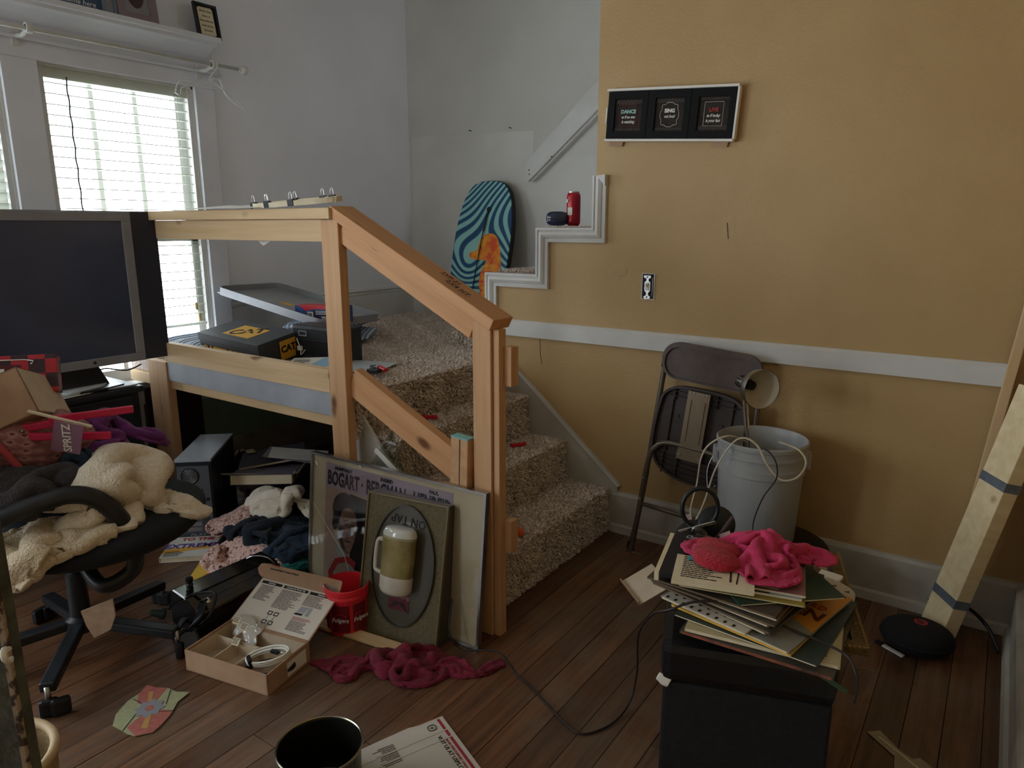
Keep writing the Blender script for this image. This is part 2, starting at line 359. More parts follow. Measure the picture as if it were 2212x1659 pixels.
# floor: a dark subfloor with every board laid on it
fl = lohi('floor', (XL - .1, YF - .1, -.05), (XR + .1, YS + .1, -.012), solid('subfloor', '1a1210', .9)); tag(fl, 'worn reddish brown floor of narrow wooden boards', 'floor', kind='structure')
def plankmat():
    m, nt, p = _new('worn_floor_board'); N = nt.nodes; L = nt.links
    g = N.new('ShaderNodeNewGeometry'); oi = N.new('ShaderNodeObjectInfo')
    mp = N.new('ShaderNodeMapping'); mp.inputs['Scale'].default_value = (34, 1.6, 1); L.new(g.outputs['Position'], mp.inputs[0])
    n1 = N.new('ShaderNodeTexNoise'); n1.inputs['Scale'].default_value = 1.5; n1.inputs['Detail'].default_value = 6; n1.inputs['Roughness'].default_value = .65; L.new(mp.outputs[0], n1.inputs[0])
    c = N.new('ShaderNodeValToRGB'); e = c.color_ramp.elements; e[0].position = .3; e[0].color = srgb('40281b'); e[1].position = .72; e[1].color = srgb('7c5438'); L.new(n1.outputs[0], c.inputs[0])
    n2 = N.new('ShaderNodeTexNoise'); n2.inputs['Scale'].default_value = 1.7; n2.inputs['Detail'].default_value = 7; n2.inputs['Roughness'].default_value = .7; L.new(g.outputs['Position'], n2.inputs[0])
    c2 = N.new('ShaderNodeValToRGB'); c2.color_ramp.elements[0].position = .47; c2.color_ramp.elements[1].position = .66; L.new(n2.outputs[0], c2.inputs[0])
    mx = N.new('ShaderNodeMix'); mx.data_type = 'RGBA'; mx.inputs['B'].default_value = srgb('6f6151'); L.new(c.outputs[0], mx.inputs['A'])
    f = N.new('ShaderNodeMath'); f.operation = 'MULTIPLY'; f.inputs[1].default_value = .65; L.new(c2.outputs[0], f.inputs[0]); L.new(f.outputs[0], mx.inputs['Factor'])
    hs = N.new('ShaderNodeHueSaturation'); mr = N.new('ShaderNodeMapRange'); mr.inputs[3].default_value = .72; mr.inputs[4].default_value = 1.22; L.new(oi.outputs['Random'], mr.inputs[0])
    L.new(mr.outputs[0], hs.inputs['Value']); L.new(mx.outputs['Result'], hs.inputs['Color']); L.new(hs.outputs[0], p.inputs['Base Color'])
    rr = N.new('ShaderNodeMapRange'); rr.inputs[3].default_value = .28; rr.inputs[4].default_value = .55; L.new(n2.outputs[0], rr.inputs[0]); L.new(rr.outputs[0], p.inputs['Roughness'])
    b = N.new('ShaderNodeBump'); b.inputs['Strength'].default_value = .35; b.inputs['Distance'].default_value = .003; L.new(n1.outputs[0], b.inputs['Height']); L.new(b.outputs[0], p.inputs['Normal'])
    return m
M['plank'] = plankmat(); PW = .0905; x = XL; pr = random.Random(3); pk = 0
plank_me = None
while x < XR - .01:
    y = YF; wv = min(PW, XR - x)
    while y < YS:
        ln = min(pr.uniform(1.5, 3.6), YS - y)
        if YS - y - ln < .4: ln = YS - y
        o = box('plank', (x + wv / 2, y + ln / 2, -.006 + pr.uniform(-.0006, .0006)), (wv - .0016, ln - .002, .012), M['plank'], fl, bev=.0012); pk += 1
        y += ln
    x += PW
ce = lohi('ceiling', (XL - .2, YF - .1, ZC), (XR + .1, YS + .1, ZC + .1), M['ceil']); tag(ce, kind='structure')
# window wall
W1 = (1.505, 2.235); W2 = (.645, 1.375); WZ = (.58, 2.035)
bm = bmesh.new()
def wl(y0, y1, z0, z1): addbox(bm, (XL - .07, (y0 + y1) / 2, (z0 + z1) / 2), (.14, y1 - y0, z1 - z0))
W3 = (-1.58, .33)  # opening for an unseen window, sized for fill light
wl(YF, W3[0], 0, ZC); wl(W3[1], W2[0], 0, ZC); wl(W3[0], W3[1], 0, WZ[0]); wl(W3[0], W3[1], WZ[1], ZC); wl(W2[0], W1[1], 0, WZ[0]); wl(W2[0], W1[1], WZ[1], ZC); wl(W2[1], W1[0], *WZ); wl(W1[1], YS, 0, ZC)
wall_left = bmob('wall_left', bm, M['wallflare']); tag(wall_left, kind='structure')
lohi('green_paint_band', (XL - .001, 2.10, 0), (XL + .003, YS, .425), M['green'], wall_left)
wst = lohi('wall_stairwell', (XL - .14, YS, 0), (XR + .1, YS + .1, ZC), M['wall']); tag(wst, kind='structure')
prism('primer_patch', [(-3.49, .92), (-2.0, .92), (-2.0, 1.75), (-2.49, 1.745), (-2.485, 1.915), (-2.75, 1.925), (-3.0, 1.915), (-3.3, 1.945), (-3.49, 1.94)], .002, M['patch'], wst, axis='y', base=YS - .002)
for nx, nz in ((-2.973, 1.948), (-2.656, 1.942)):
    tube('nail', [(nx, YS, nz), (nx - .004, YS - .022, nz + .003)], .003, M['ink'], wst, seg=6)
# gold wall: white plaster core, painted skin, stepped edge
poly = [(-2.02, 0), (XR, 0), (XR, ZC), (-1.466, ZC), (-1.466, 1.50), (-1.44, 1.50), (-1.44, 1.305), (-1.72, 1.305), (-1.72, 1.10), (-2.0, 1.10)]
wb = prism('wall_back', poly, .10, M['wall'], axis='y', base=YB + .003); tag(wb, kind='structure')
prism('gold_paint_skin', poly, .003, M['gold'], wb, axis='y', base=YB)
for (a, b_) in (((-.9, 1.36), (-.892, 1.30)), ((-1.74, .86), (-1.735, .76)), ((-1.735, .76), (-1.725, .72))):
    beam('plaster_crack', (a[0], YB - .0005, a[1]), (b_[0], YB - .0005, b_[1]), .0015, .002, M['ink'], wb, bev=0)
lathe('plaster_patch', [(0, 0), (.03, 0), (.035, .0015), (0, .002)], M['gold'], wb, loc=(-1.355, YB, 1.165), rot=(R(90), 0, 0)).scale = (1.3, .8, 1)
bm = bmesh.new()
for a, b_ in (((YF, 0), (3.08, ZC)), ((3.62, 0), (YS, ZC)), ((3.08, 0), (3.62, 2.03)), ((3.08, 2.57), (3.62, ZC))): addbox(bm, (XR + .05, (a[0] + b_[0]) / 2, (a[1] + b_[1]) / 2), (.1, b_[0] - a[0], b_[1] - a[1]))
wr = bmob('wall_right', bm, M['gold']); tag(wr, kind='structure')
w5 = thing('fill_window_5', None, None, (XR + .05, 3.35, 2.03)); tag(w5, kind='structure')  # upstairs window added out of view to brighten the window wall
for a, b_ in (((-.27, 0), (-.25, .54)), ((.25, 0), (.27, .54)), ((-.25, 0), (.25, .02)), ((-.25, .52), (.25, .54)), ((-.25, .26), (.25, .28))):
    lohi('sash_bar', (-.03, a[0], a[1]), (.03, b_[0], b_[1]), M['white'], w5)
bm = bmesh.new()
for a, b_ in (((XL, 0), (-3.2, ZC)), ((-2.7, 0), (XR, ZC)), ((-3.2, 0), (-2.7, .7)), ((-3.2, 2.2), (-2.7, ZC))):
    addbox(bm, ((a[0] + b_[0]) / 2, YF - .05, (a[1] + b_[1]) / 2), (b_[0] - a[0], .1, b_[1] - a[1]))
wf = bmob('wall_front', bm, M['wall']); tag(wf, kind='structure')
w4 = thing('fill_window_4', None, None, (-2.95, YF - .05, .7)); tag(w4, kind='structure')  # window added behind the camera to give front fill
for a, b_ in (((-.25, 0), (-.22, 1.5)), ((.22, 0), (.25, 1.5)), ((-.22, 0), (.22, .05)), ((-.22, 1.45), (.22, 1.5)), ((-.22, .72), (.22, .76))):
    lohi('sash_bar', (a[0], -.03, a[1]), (b_[0], .03, b_[1]), M['white'], w4)

# mouldings
def sweep(name, path, prof, out, m, parent=None):
    """mitred moulding on a wall plane. path: 2D points; prof: (offset to the right of travel, height out of wall); out: (2D pt, h)->3D"""
    bm = bmesh.new(); n = len(path); rings = []
    for i, p in enumerate(path):
        p = Vector(p); ds = []
        if i > 0: ds.append((p - Vector(path[i - 1])).normalized())
        if i < n - 1: ds.append((Vector(path[i + 1]) - p).normalized())
        ns = [Vector((d.y, -d.x)) for d in ds]; nn = sum(ns, Vector((0, 0)))
        nn = nn / nn.length; k = 1 / max(nn.dot(ns[0]), .3)
        rings.append([bm.verts.new(out(p + nn * k * a, h)) for a, h in prof])
    for A, B in zip(rings, rings[1:]):
        for k in range(len(prof) - 1): bm.faces.new((A[k], A[k + 1], B[k + 1], B[k]))
    for r_ in (rings[0], rings[-1]):
        try: bm.faces.new(r_)
        except Exception: pass
    return bmob(name, bm, m, parent)
back = lambda q, h: (q[0], YB - h, q[1])
tr = sweep('trim_1', [(-2.04, .735), (-2.04, 1.133), (-1.755, 1.133), (-1.755, 1.34), (-1.474, 1.34), (-1.474, 1.552)],
      [(0, -.02), (0, .02), (.010, .02), (.012, .014), (.016, .014), (.018, .022), (.030, .024), (.042, .018), (.045, .012), (.048, .012), (.050, .017), (.062, .015), (.064, -.001)], back, M['white']); tag(tr, kind='structure')
prism('corner_piece', [(-1.452, 1.552), (-1.412, 1.555), (-1.412, 1.51)], .026, M['white'], tr, axis='y', base=YB - .026)
cr_ = sweep('trim_2', [(-1.972, .918), (.056, .918)], [(0, 0), (0, .010), (.012, .022), (.074, .022), (.078, 0)], back, M['white']); tag(cr_, kind='structure')
bb = sweep('baseboard_back', [(-1.335, .188), (XR - .002, .188)], [(0, 0), (.003, .012), (.016, .018), (.150, .018), (.158, .028), (.188, .034), (.188, 0)], back, M['oldwhite']); tag(bb, kind='structure')
right = lambda q, h: (XR - h, q[0], q[1])
bb2 = sweep('baseboard_right', [(YB, .188), (YF, .188)], [(0, 0), (-.003, .012), (-.016, .018), (-.150, .018), (-.158, .028), (-.188, .034), (-.188, 0)], lambda q, h: (XR - h, q[0], q[1]), M['oldwhite']); tag(bb2, kind='structure')
leftm = lambda q, h: (XL + h, q[0], q[1])
bb3 = sweep('baseboard_left', [(2.34, .935), (YS, .935)], [(0, 0), (0, .016), (.010, .022), (.024, .012), (.030, .02), (.04, .016), (.205, .016)], leftm, M['white']); tag(bb3, kind='structure')
bb4 = lohi('baseboard_stairwell', (XL, YS - .018, .73), (-2.34, YS, .92), M['white']); tag(bb4, kind='structure')
bb5 = sweep('baseboard_under_landing', [(2.10, .17), (YS, .17)], [(0, 0), (0, .014), (.012, .02), (.17, .02), (.17, 0)], leftm, M['oldwhite']); tag(bb5, kind='structure')

# ------------------------------------------------------------------ windows
def window(name, Y, closed=False):
    t = thing(name, None, None, (XL, 0, 0)); tag(t, kind='structure'); y0, y1 = Y; z0, z1 = WZ
    for n_, lo, hi in (('jamb', (-.14, y0, z0), (0, y0 + .012, z1)), ('jamb', (-.14, y1 - .012, z0), (0, y1, z1)), ('head_jamb', (-.14, y0, z1 - .012), (0, y1, z1)), ('inner_stop', (-.03, y0 + .012, z0), (-.005, y0 + .032, z1)), ('inner_stop', (-.03, y1 - .032, z0), (-.005, y1 - .012, z1))):
        lohi(n_, lo, hi, M['white'], t)
    a, b_ = y0 + .012, y1 - .012; mid = 1.29
    for k, (s0, s1, xx) in enumerate(((z0, mid + .02, -.085), (mid - .02, z1, -.115))):
        s = thing('sash', None, None); s.parent = t
        for lo, hi in (((xx, a, s0), (xx + .03, a + .045, s1)), ((xx, b_ - .045, s0), (xx + .03, b_, s1)), ((xx, a, s0), (xx + .03, b_, s0 + (.07 if k == 0 else .04))), ((xx, a, s1 - .04), (xx + .03, b_, s1))):
            lohi('rail', lo, hi, M['white'], s)
        for q in ((a + .045) + (b_ - a - .09) / 3, (a + .045) + 2 * (b_ - a - .09) / 3):
            if k == 1 or True: lohi('muntin', (xx + .004, q - .011, s0 + .03), (xx + .026, q + .011, s1 - .03), M['white'], s)
        lohi('pane', (xx + .013, a + .04, s0 + .03), (xx + .016, b_ - .04, s1 - .03), glass('window_glass', (.97, .98, .98), .02), s)
    return t
win1 = window('window_1', W1); win2 = window('window_2', W2); fill_win3 = window('fill_window_3', W3)  # third window is out of view, added to bring in fill light
tr3 = thing('trim_3', None, None); tag(tr3, kind='structure')
for n_, lo, hi in (('casing', (XL, W2[1] - .004, WZ[0]), (XL + .022, W1[0] + .004, WZ[1])), ('casing', (XL, W1[1] - .004, WZ[0] + .15), (XL + .022, 2.335, WZ[1])), ('casing', (XL, W2[0] - .1, WZ[0]), (XL + .022, W2[0] + .004, WZ[1])),
                   ('head_casing', (XL, W2[0] - .11, WZ[1]), (XL + .024, 2.345, 2.105)), ('fillet', (XL, W2[0] - .13, 2.105), (XL + .04, 2.36, 2.118)), ('frieze', (XL, W2[0] - .11, 2.118), (XL + .02, 2.345, 2.21)), ('window_stool', (XL - .05, W2[0] - .14, .56), (XL + .06, 1.95, .588)), ('apron', (XL, W2[0] - .1, .47), (XL + .02, 1.80, .56))):
    lohi(n_, lo, hi, M['casing'] if n_ != 'window_stool' else M['white'], tr3, bev=.002)
# dark panelled boards under the landing beside the window
tr4 = thing('trim_4', None, None); tag(tr4, kind='structure')
for y0, y1 in ((1.80, 1.945), (1.95, 2.10)): lohi('brown_board', (XL, y0, 0), (XL + .03, y1, .655), M['brownpaint'], tr4, bev=.003)
# blinds
slat = mat('blind_slat', 'd9dcd2', 'd0d3c8', rough=.5, scale=12)
_n = slat.node_tree; _t = _n.nodes.new('ShaderNodeBsdfTranslucent'); _t.inputs[0].default_value = srgb('e6e8e0'); _x = _n.nodes.new('ShaderNodeMixShader'); _x.inputs[0].default_value = .25
_n.links.new(_n.nodes['Principled BSDF'].outputs[0], _x.inputs[1]); _n.links.new(_t.outputs[0], _x.inputs[2]); _n.links.new(_x.outputs[0], _n.nodes['Material Output'].inputs[0])
def blind(Y, zb, lab, closed=0.0, wand=True):
    t = thing('window_blind', lab, 'blind', (XL - .045, (Y[0] + Y[1]) / 2, 2.02)); W = Y[1] - Y[0] - .05
    box('head_rail', (0, 0, -.014), (.055, W + .01, .045), slat, t, bev=.003); box('valance', (.03, 0, -.012), (.006, W + .02, .06), slat, t, bev=.002)
    z = -.06; s0 = box('slat', (0, 0, z), (.05, W, .0036), slat, t, rot=(0, R(-closed), 0), bev=.0008); z -= .0445
    while 2.02 + z > zb + .03:
        c = s0.copy(); COL.objects.link(c); c.parent = t; c.location = (0, 0, z); c.rotation_euler = (0, R(-closed) + random.uniform(-.03, .05), random.uniform(-.004, .004)); z -= .0445
    box('bottom_rail', (0, 0, zb - 2.02), (.05, W, .014), slat, t, bev=.003)
    for q in (-.36, 0.02, .36):
        for dx in (-.026, .026): tube('ladder_cord', [(dx, q * W, -.03), (dx, q * W, zb - 2.02)], .0011, slat, t, seg=5)
    if wand:
        pts = [(.034 + .002 * math.sin(i * 1.3), -.36 * W + .008 + .002 * math.cos(i * 1.3), -.03 - i * .02) for i in range(34)]
        tube('tilt_cord', pts, .0035, mat('grey_cord', '5c6170', '454a58', rough=.6, scale=120), t, seg=6)
        for yy, zz in ((.405 * W, -1.07), (.425 * W, -1.13)):
            tube('pull_cord', [(.034, yy - .01, -.02), (.036, yy, zz)], .0011, slat, t, seg=5)
            lathe('wooden_tassel', [(.003, 0), (.0075, -.004), (.0085, -.02), (.007, -.036), (.002, -.04)][::-1], mat('tassel_wood', 'b89c63', rough=.5), t, seg=10).location = (.036, yy, zz)
blind(W1, .835, 'white slatted blind with open slats over the bright window above the landing')
blind(W2, .62, 'white slatted blind tilted shut, on the window at the far left edge', closed=36, wand=False)
# ------------------------------------------------------------------ staircase with shag carpet
st = thing('staircase', 'brown shag carpeted stairs rising to a landing and turning up behind the gold wall', 'stairs', (-1.35, 2.3, 0))
def wpos(o): return (o[0] + 1.35, o[1] - 2.3, o[2])
Y0, Y1 = 1.835, 2.722
TR = [(-1.355, .19), (-1.58, .375), (-1.79, .56), (-1.95, .73)]
def stepprof(nx, z, back, zlow):
    return [(back, z), (nx - .025, z), (nx - .008, z - .006), (nx, z - .02), (nx - .004, z - .036), (nx - .018, z - .05), (nx - .02, zlow), (back, zlow)]
lowz = [0, .19, .375, .56]
for k, (nx, z) in enumerate(TR[:3]):
    o = prism('step', [wpos((p[0], 0, p[1]))[0::2] for p in stepprof(nx, z, TR[k + 1][0] - .03, lowz[k])], Y1 - Y0, M['carpet'], st, axis='y', base=Y0 - 2.3)
    if k: lohi('step_base', wpos((-2.0, Y0, lowz[k - 1])), wpos((nx - .022, Y1, lowz[k])), M['carpet'], st)
bm = bmesh.new(); addbox(bm, wpos(((XL - 1.965) / 2, (1.762 + YS) / 2, .695)), (-1.965 - XL - .004, YS - 1.762 - .004, .07))
addbox(bm, wpos((-1.972, (Y0 + Y1) / 2, .64)), (.02, Y1 - Y0, .165))
addbox(bm, wpos((-1.960, (1.765 + Y1) / 2, .712)), (.022, Y1 - 1.765, .034))
bmob('landing', bm, M['carpet'], st)
for k, (nx, z, ys) in enumerate([(-2.33, .93, 2.86), (-2.05, 1.13, 2.86), (-1.77, 1.335, 2.86), (-1.49, 1.55, 2.86), (-1.2, 1.765, 2.86)]):
    lohi('upper_step', wpos((nx, 2.845, .73)), wpos((nx + .34 if k < 4 else XR - .01, YS - .006, z)), M['carpet'], st, bev=.012)
M['tuft'] = None
def tuftmat():
    m, nt, p = _new('shag_pile'); N = nt.nodes; L = nt.links; g = N.new('ShaderNodeNewGeometry')
    c = N.new('ShaderNodeValToRGB'); e = c.color_ramp.elements; e[0].position = 0; e[0].color = srgb('c6b8ad'); e[1].position = 1; e[1].color = srgb('fbf3ea')
    x = e.new(.45); x.color = srgb('dccfc5'); x = e.new(.75); x.color = srgb('ece1d8'); L.new(g.outputs['Random Per Island'], c.inputs[0])
    L.new(c.outputs[0], p.inputs['Base Color']); p.inputs['Roughness'].default_value = .9; p.inputs['Specular IOR Level'].default_value = .1; return m
def tufts(name, patches, parent, dens, ln=.016, wd=.0065):
    vs = []
    for (o, u, v, n, dn) in patches:
        o, u, v, n = map(np.array, (o, u, v, n)); area = np.linalg.norm(np.cross(u, v)); k = int(area * dens * dn)
        a, b_ = rng.random(k), rng.random(k); base = o + a[:, None] * u + b_[:, None] * v
        un = u / np.linalg.norm(u); vn = v / np.linalg.norm(v)
        clump = np.sin(base @ np.array([23, 31, 17.])) * .35
        th = rng.uniform(0, 6.283, k); tl = rng.uniform(.2, 1.15, k)
        ax = np.cos(th)[:, None] * un + np.sin(th)[:, None] * vn
        d = n * (1.0 - .3 * tl)[:, None] + ax * tl[:, None] + np.array([0, 0, -.25]) + un * clump[:, None]; L_ = ln * rng.uniform(.6, 1.3, k)
        sd = np.cross(d, rng.normal(size=(k, 3))); sd /= np.linalg.norm(sd, axis=1)[:, None] + 1e-9
        wv_ = wd * rng.uniform(.6, 1.2, k) / 2; tip = base + d * L_[:, None]
        q = np.stack([base - sd * wv_[:, None], base + sd * wv_[:, None], tip + sd * (wv_ * .6)[:, None], tip - sd * (wv_ * .6)[:, None]], 1)
        vs.append(q)
    V = np.concatenate(vs); n4 = len(V); V = V.reshape(-1, 3)
    me = bpy.data.meshes.new(name); me.vertices.add(n4 * 4); me.vertices.foreach_set('co', V.astype(np.float32).ravel())
    me.loops.add(n4 * 4); me.loops.foreach_set('vertex_index', np.arange(n4 * 4, dtype=np.int32))
    me.polygons.add(n4); me.polygons.foreach_set('loop_start', np.arange(0, n4 * 4, 4, dtype=np.int32))
    me.update(); me.validate(); o_ = link(name, me, tuftmat(), parent); tag(o_, kind='stuff'); return o_
pt = []
for k, (nx, z) in enumerate(TR[:3]):
    b0 = TR[k + 1][0] - .02
    pt += [(wpos((b0, Y0, z)), (nx - b0, 0, 0), (0, Y1 - Y0, 0), (0, 0, 1), 1), (wpos((nx, Y0, lowz[k])), (0, Y1 - Y0, 0), (-.012, 0, z - lowz[k] - .004), (1, 0, .1), 1.1),
           (wpos((b0, Y0, lowz[k])), (nx - b0, 0, 0), (0, 0, z - lowz[k]), (0, -1, 0), .8)]
pt += [(wpos((-1.95, 1.77, .56)), (0, Y1 - 1.77, 0), (0, 0, .168), (1, 0, .1), 1.1), (wpos((XL + .02, 1.765, .73)), (-1.945 - XL - .02, 0, 0), (0, 2.85 - 1.765, 0), (0, 0, 1), 1),
       (wpos((XL + .02, 2.85, .73)), (1.18, 0, 0), (0, .96, 0), (0, 0, 1), .8), (wpos((-1.36, Y0, .02)), (.012, 0, 0), (0, 0, .165), (0, -1, 0), .5)]
for nx, z, x1 in ((-2.33, .93, -2.04), (-2.05, 1.13, -1.76), (-1.77, 1.335, -1.48)):
    pt += [(wpos((nx, 2.845, z)), (x1 - nx, 0, 0), (0, .97, 0), (0, 0, 1), .7), (wpos((nx, 2.84, .73)), (.2, 0, 0), (0, 0, z - .73), (0, -1, 0), 1), (wpos((nx, 2.845, z - .2)), (0, .97, 0), (0, 0, .2), (-1, 0, 0), .4)]
tufts('carpet_pile', pt, st, 36000)
# skirt boards
prism('wall_skirt_board', [wpos((a, 0, b))[0::2] for a, b in ((-1.30, .0), (-1.315, .215), (-1.345, .245), (-1.955, .75), (-2.0, .80), (-2.0, .0))], .014, mat('skirt_paint', 'b8b2a6', 'aca598', rough=.5, scale=5), st, axis='y', base=YB - .016 - 2.3)
sweepcap = prism('skirt_cap', [wpos((a, 0, b))[0::2] for a, b in ((-1.300, .218), (-1.343, .256), (-1.99, .80), (-1.995, .79), (-1.347, .242), (-1.312, .212))], .02, M['white'], st, axis='y', base=YB - .022 - 2.3)
prism('outer_skirt_board', [wpos((a, 0, b))[0::2] for a, b in ((-1.50, .0), (-1.46, .10), (-1.96, .655), (-2.02, .70), (-2.02, .0))], .012, M['white'], st, axis='y', base=1.812 - 2.3)
# handrail board in the stairwell
hr = thing('handrail_board', 'grey white wooden handrail board sloping up the stairwell wall', 'handrail', (-2.51, YS - .045, 1.66))
prism('board', [(0, -.043), (0, .06), (1.15, 1.06), (1.15, .86), (.024, -.045)], .03, M['white'], hr, axis='y', base=-.02)
prism('ledger', [(.024, -.045), (.04, -.047), (1.15, .84), (1.15, .86)],   .045, M['white'], hr, axis='y', base=0)
for x_, z_ in ((.03, .02), (.032, -.005), (.19, .09)): tube('screw', [(x_, -.022, z_), (x_, -.018, z_)], .004, M['ink'], hr, seg=8)
# ------------------------------------------------------------------ railing
ra = thing('stair_railing', 'raw pine lumber railing with three posts around the carpeted landing', 'railing', (-1.9, 1.74, 0))
def rp(x, y, z): return (x + 1.9, y - 1.74, z)
YR = 1.72
def post(x0, x1, z0, z1, y0=YR, d=.038, m=None, n='post'): 
    return lohi(n, rp(x0, y0, z0), rp(x1, y0 + d, z1), m or M['pinez'], ra, bev=.003)
post(-2.012, -1.925, 0, 1.37); post(-1.345, -1.275, 0, 1.062, y0=1.725); post(-1.273, -1.250, 0, 1.04, y0=1.735, m=M['pinez']); post(-3.292, -3.135, 0, .735, y0=1.725)
beam('cap_rail', rp(-3.50, 1.745, 1.391), rp(-1.945, 1.745, 1.391), .089, .038, M['pine'], ra)
beam('apron_rail', rp(-3.50, 1.745, 1.332), rp(-2.013, 1.745, 1.332), .038, .078, M['pine'], ra)
beam('lower_rail', rp(-3.13, 1.739, .785), rp(-2.013, 1.739, .785), .038, .088, M['pine'], ra)
beam('painted_fascia', rp(-3.13, 1.745, .694), rp(-2.013, 1.745, .694), .03, .09, M['greyboard'], ra)
beam('joist', rp(-3.50, 1.762, .632), rp(-1.95, 1.762, .632), .036, .05, M['pine'], ra)
beam('sloping_cap', rp(-1.958, 1.765, 1.400), rp(-1.262, 1.765, 1.054), .105, .038, M['pineorange'], ra)
beam('sloping_apron', rp(-1.925, 1.752, 1.335), rp(-1.345, 1.752, 1.042), .038, .086, M['pineorange'], ra)
beam('sloping_lower_rail', rp(-1.924, 1.764, .793), rp(-1.345, 1.764, .514), .038, .105, M['pineorange'], ra)
for z0, z1 in ((.86, .985), (.30, .41)): lohi('block', rp(-1.249, 1.76, z0), rp(-1.222, 1.80, z1), M['pinez'], ra, bev=.002)
for i, s in enumerate(('SYP-21', '2X4 HT')): text(s, .03, M['ink'], ra, loc=(rp(0, 0, 0)[0] - 1.465 + i * .05, .016 + (.018 if i == 0 else -.012), 1.1835 - i * .0249), rot=(0, R(26.4), 0), name='stamped_lettering')
# ================================================================== WINDOW WALL THINGS
sh = thing('wall_shelf', 'long white moulded shelf above the window', 'shelf', (XL, 2.3, 2.235))
lohi('shelf_board', (0, -2.2, 0), (.165, .01, .022), M['casing'], sh, bev=.003)
sweep('crown_moulding', [(-2.2, 0), (0, 0)], [(0, .145), (.014, .14), (.022, .11), (.04, .07), (.06, .04), (.066, .02), (.07, 0)], lambda q, h: (h, q[0], q[1]), M['casing'], sh)
rod = thing('curtain_rod', 'thin white curtain rod with ball ends below the shelf', 'curtain rod', (-3.36, 1.6, 2.125))
tube('rod', [(0, -1.25, -.01), (0, .80, .004)], .0085, M['white'], rod, seg=12)
lathe('finial', [(.006, 0), (.012, .004), (.012, .012), (.019, .02), (.023, .034), (.019, .048), (.006, .055)], M['white'], rod, loc=(0, .795, .004), rot=(R(-90), 0, 0), seg=16)
for y in (-.165, .655):
    b_ = box('bracket', (-.135, y, -.012), (.012, .03, .07), M['white'], rod, bev=.003)
    tube('arm', [(.006, 0, 0), (.07, 0, -.006), (.13, 0, .006)], .009, M['white'], b_, seg=8)
    lathe('ring', [(.013, -.012), (.02, -.012), (.021, 0), (.02, .012), (.013, .012)], M['white'], b_, loc=(.135, 0, .012), rot=(R(90), 0, 0), seg=14, cap=False)
ha = thing('clothes_hanger', 'clear plastic clothes hanger dangling from the right end of the curtain rod', 'hanger', (-3.352, 2.255, 2.11))
clr = mat('clear_plastic', 'dfe3e6', rough=.15, spec=.7)
tube('hook', [(-.01, -.01, .022), (.006, .004, .028), (.012, .01, .012), (.006, .0, -.01), (0, -.028, -.045), (0, -.032, -.068)], .0022, clr, ha, sm=5, seg=6)
tube('shoulder_bar', [(0, -.215, -.135), (0, -.205, -.105), (0, -.17, -.082), (0, -.09, -.078), (0, -.03, -.068), (0, .02, -.085), (0, .07, -.12), (0, .12, -.145), (0, .165, -.175), (0, .168, -.185), (0, .11, -.155), (0, .05, -.115), (0, .02, -.05), (0, -.028, -.06)], .0028, clr, ha, sm=5, seg=6)
tube('shoulder_bar', [(0, -.222, -.142), (0, -.195, -.152), (0, -.18, -.115), (0, -.10, -.092), (0, -.03, -.075)], .0028, clr, ha, sm=5, seg=6)
def shelf_frame(y0, y1, h, c1, label, fw, inner, name='picture_frame', lean=.03, cat='picture'):
    t = thing(name, label, cat, mtx=frame((-3.42, y0, 2.257), (0, 1, 0), (-lean, 0, h)))
    Wd = y1 - y0; ringprism('frame', [(0, 0), (Wd, 0), (Wd, h), (0, h)], [(fw, fw), (Wd - fw, fw), (Wd - fw, h - fw), (fw, h - fw)], .016, c1, t)
    lohi('backing', (.004, .004, -.003), (Wd - .004, h - .004, .006), inner, t); return t, Wd
t, Wd = shelf_frame(2.222, 2.347, .165, M['black'], 'small black framed script card at the right end of the shelf', .012, M['black'], name='framed_card', cat='picture')
prism('script_card', [(.022, .018), (.03, .014), (.095, .016), (.105, .022), (.103, .14), (.095, .15), (.03, .148), (.02, .14)], .002, M['cream'], t, base=.006)
for i, s in enumerate(('Every love', 'story is', 'beautiful but', 'ours is my', 'favorite')): text(s, .015, M['ink'], t, loc=(.062, .13 - i * .023, .0085), shear=.3)
t, Wd = shelf_frame(1.835, 2.022, .25, mat('mauve_frame', '86757c', rough=.6), 'mauve brown picture frame, second frame from the right on the shelf', .036, M['silverpl'], name='picture_frame')
prism('picture_print', ellipse(Wd / 2, .13, .04, .07, 20), .002, M['brownpaint'], t, base=.007)
t, Wd = shelf_frame(1.765, 1.83, .25, mat('slate_frame', '6c7688', rough=.6), 'narrow slate blue frame between the blue sign and the mauve frame', .012, M['silverpl'], name='picture_frame', lean=.02)
prism('picture_print', ellipse(Wd / 2, .09, .014, .03, 16), .002, M['greyboard'], t, base=.007)
t, Wd = shelf_frame(1.45, 1.76, .16, mat('navy_sign', '3f5372', rough=.6), 'navy blue sign with white capitals at the left of the shelf', .006, mat('navy_panel', '45597a', rough=.6), name='lettered_sign', cat='sign')
text('SERIAL', .085, M['wh_ink'], t, loc=(.175, .085, .009), bold=.02); text('Welcome here', .03, M['wh_ink'], t, loc=(.2, .028, .009), shear=.3)
lohi('border_line', (.01, .012, .006), (.30, .015, .008), M['wh_ink'], t)

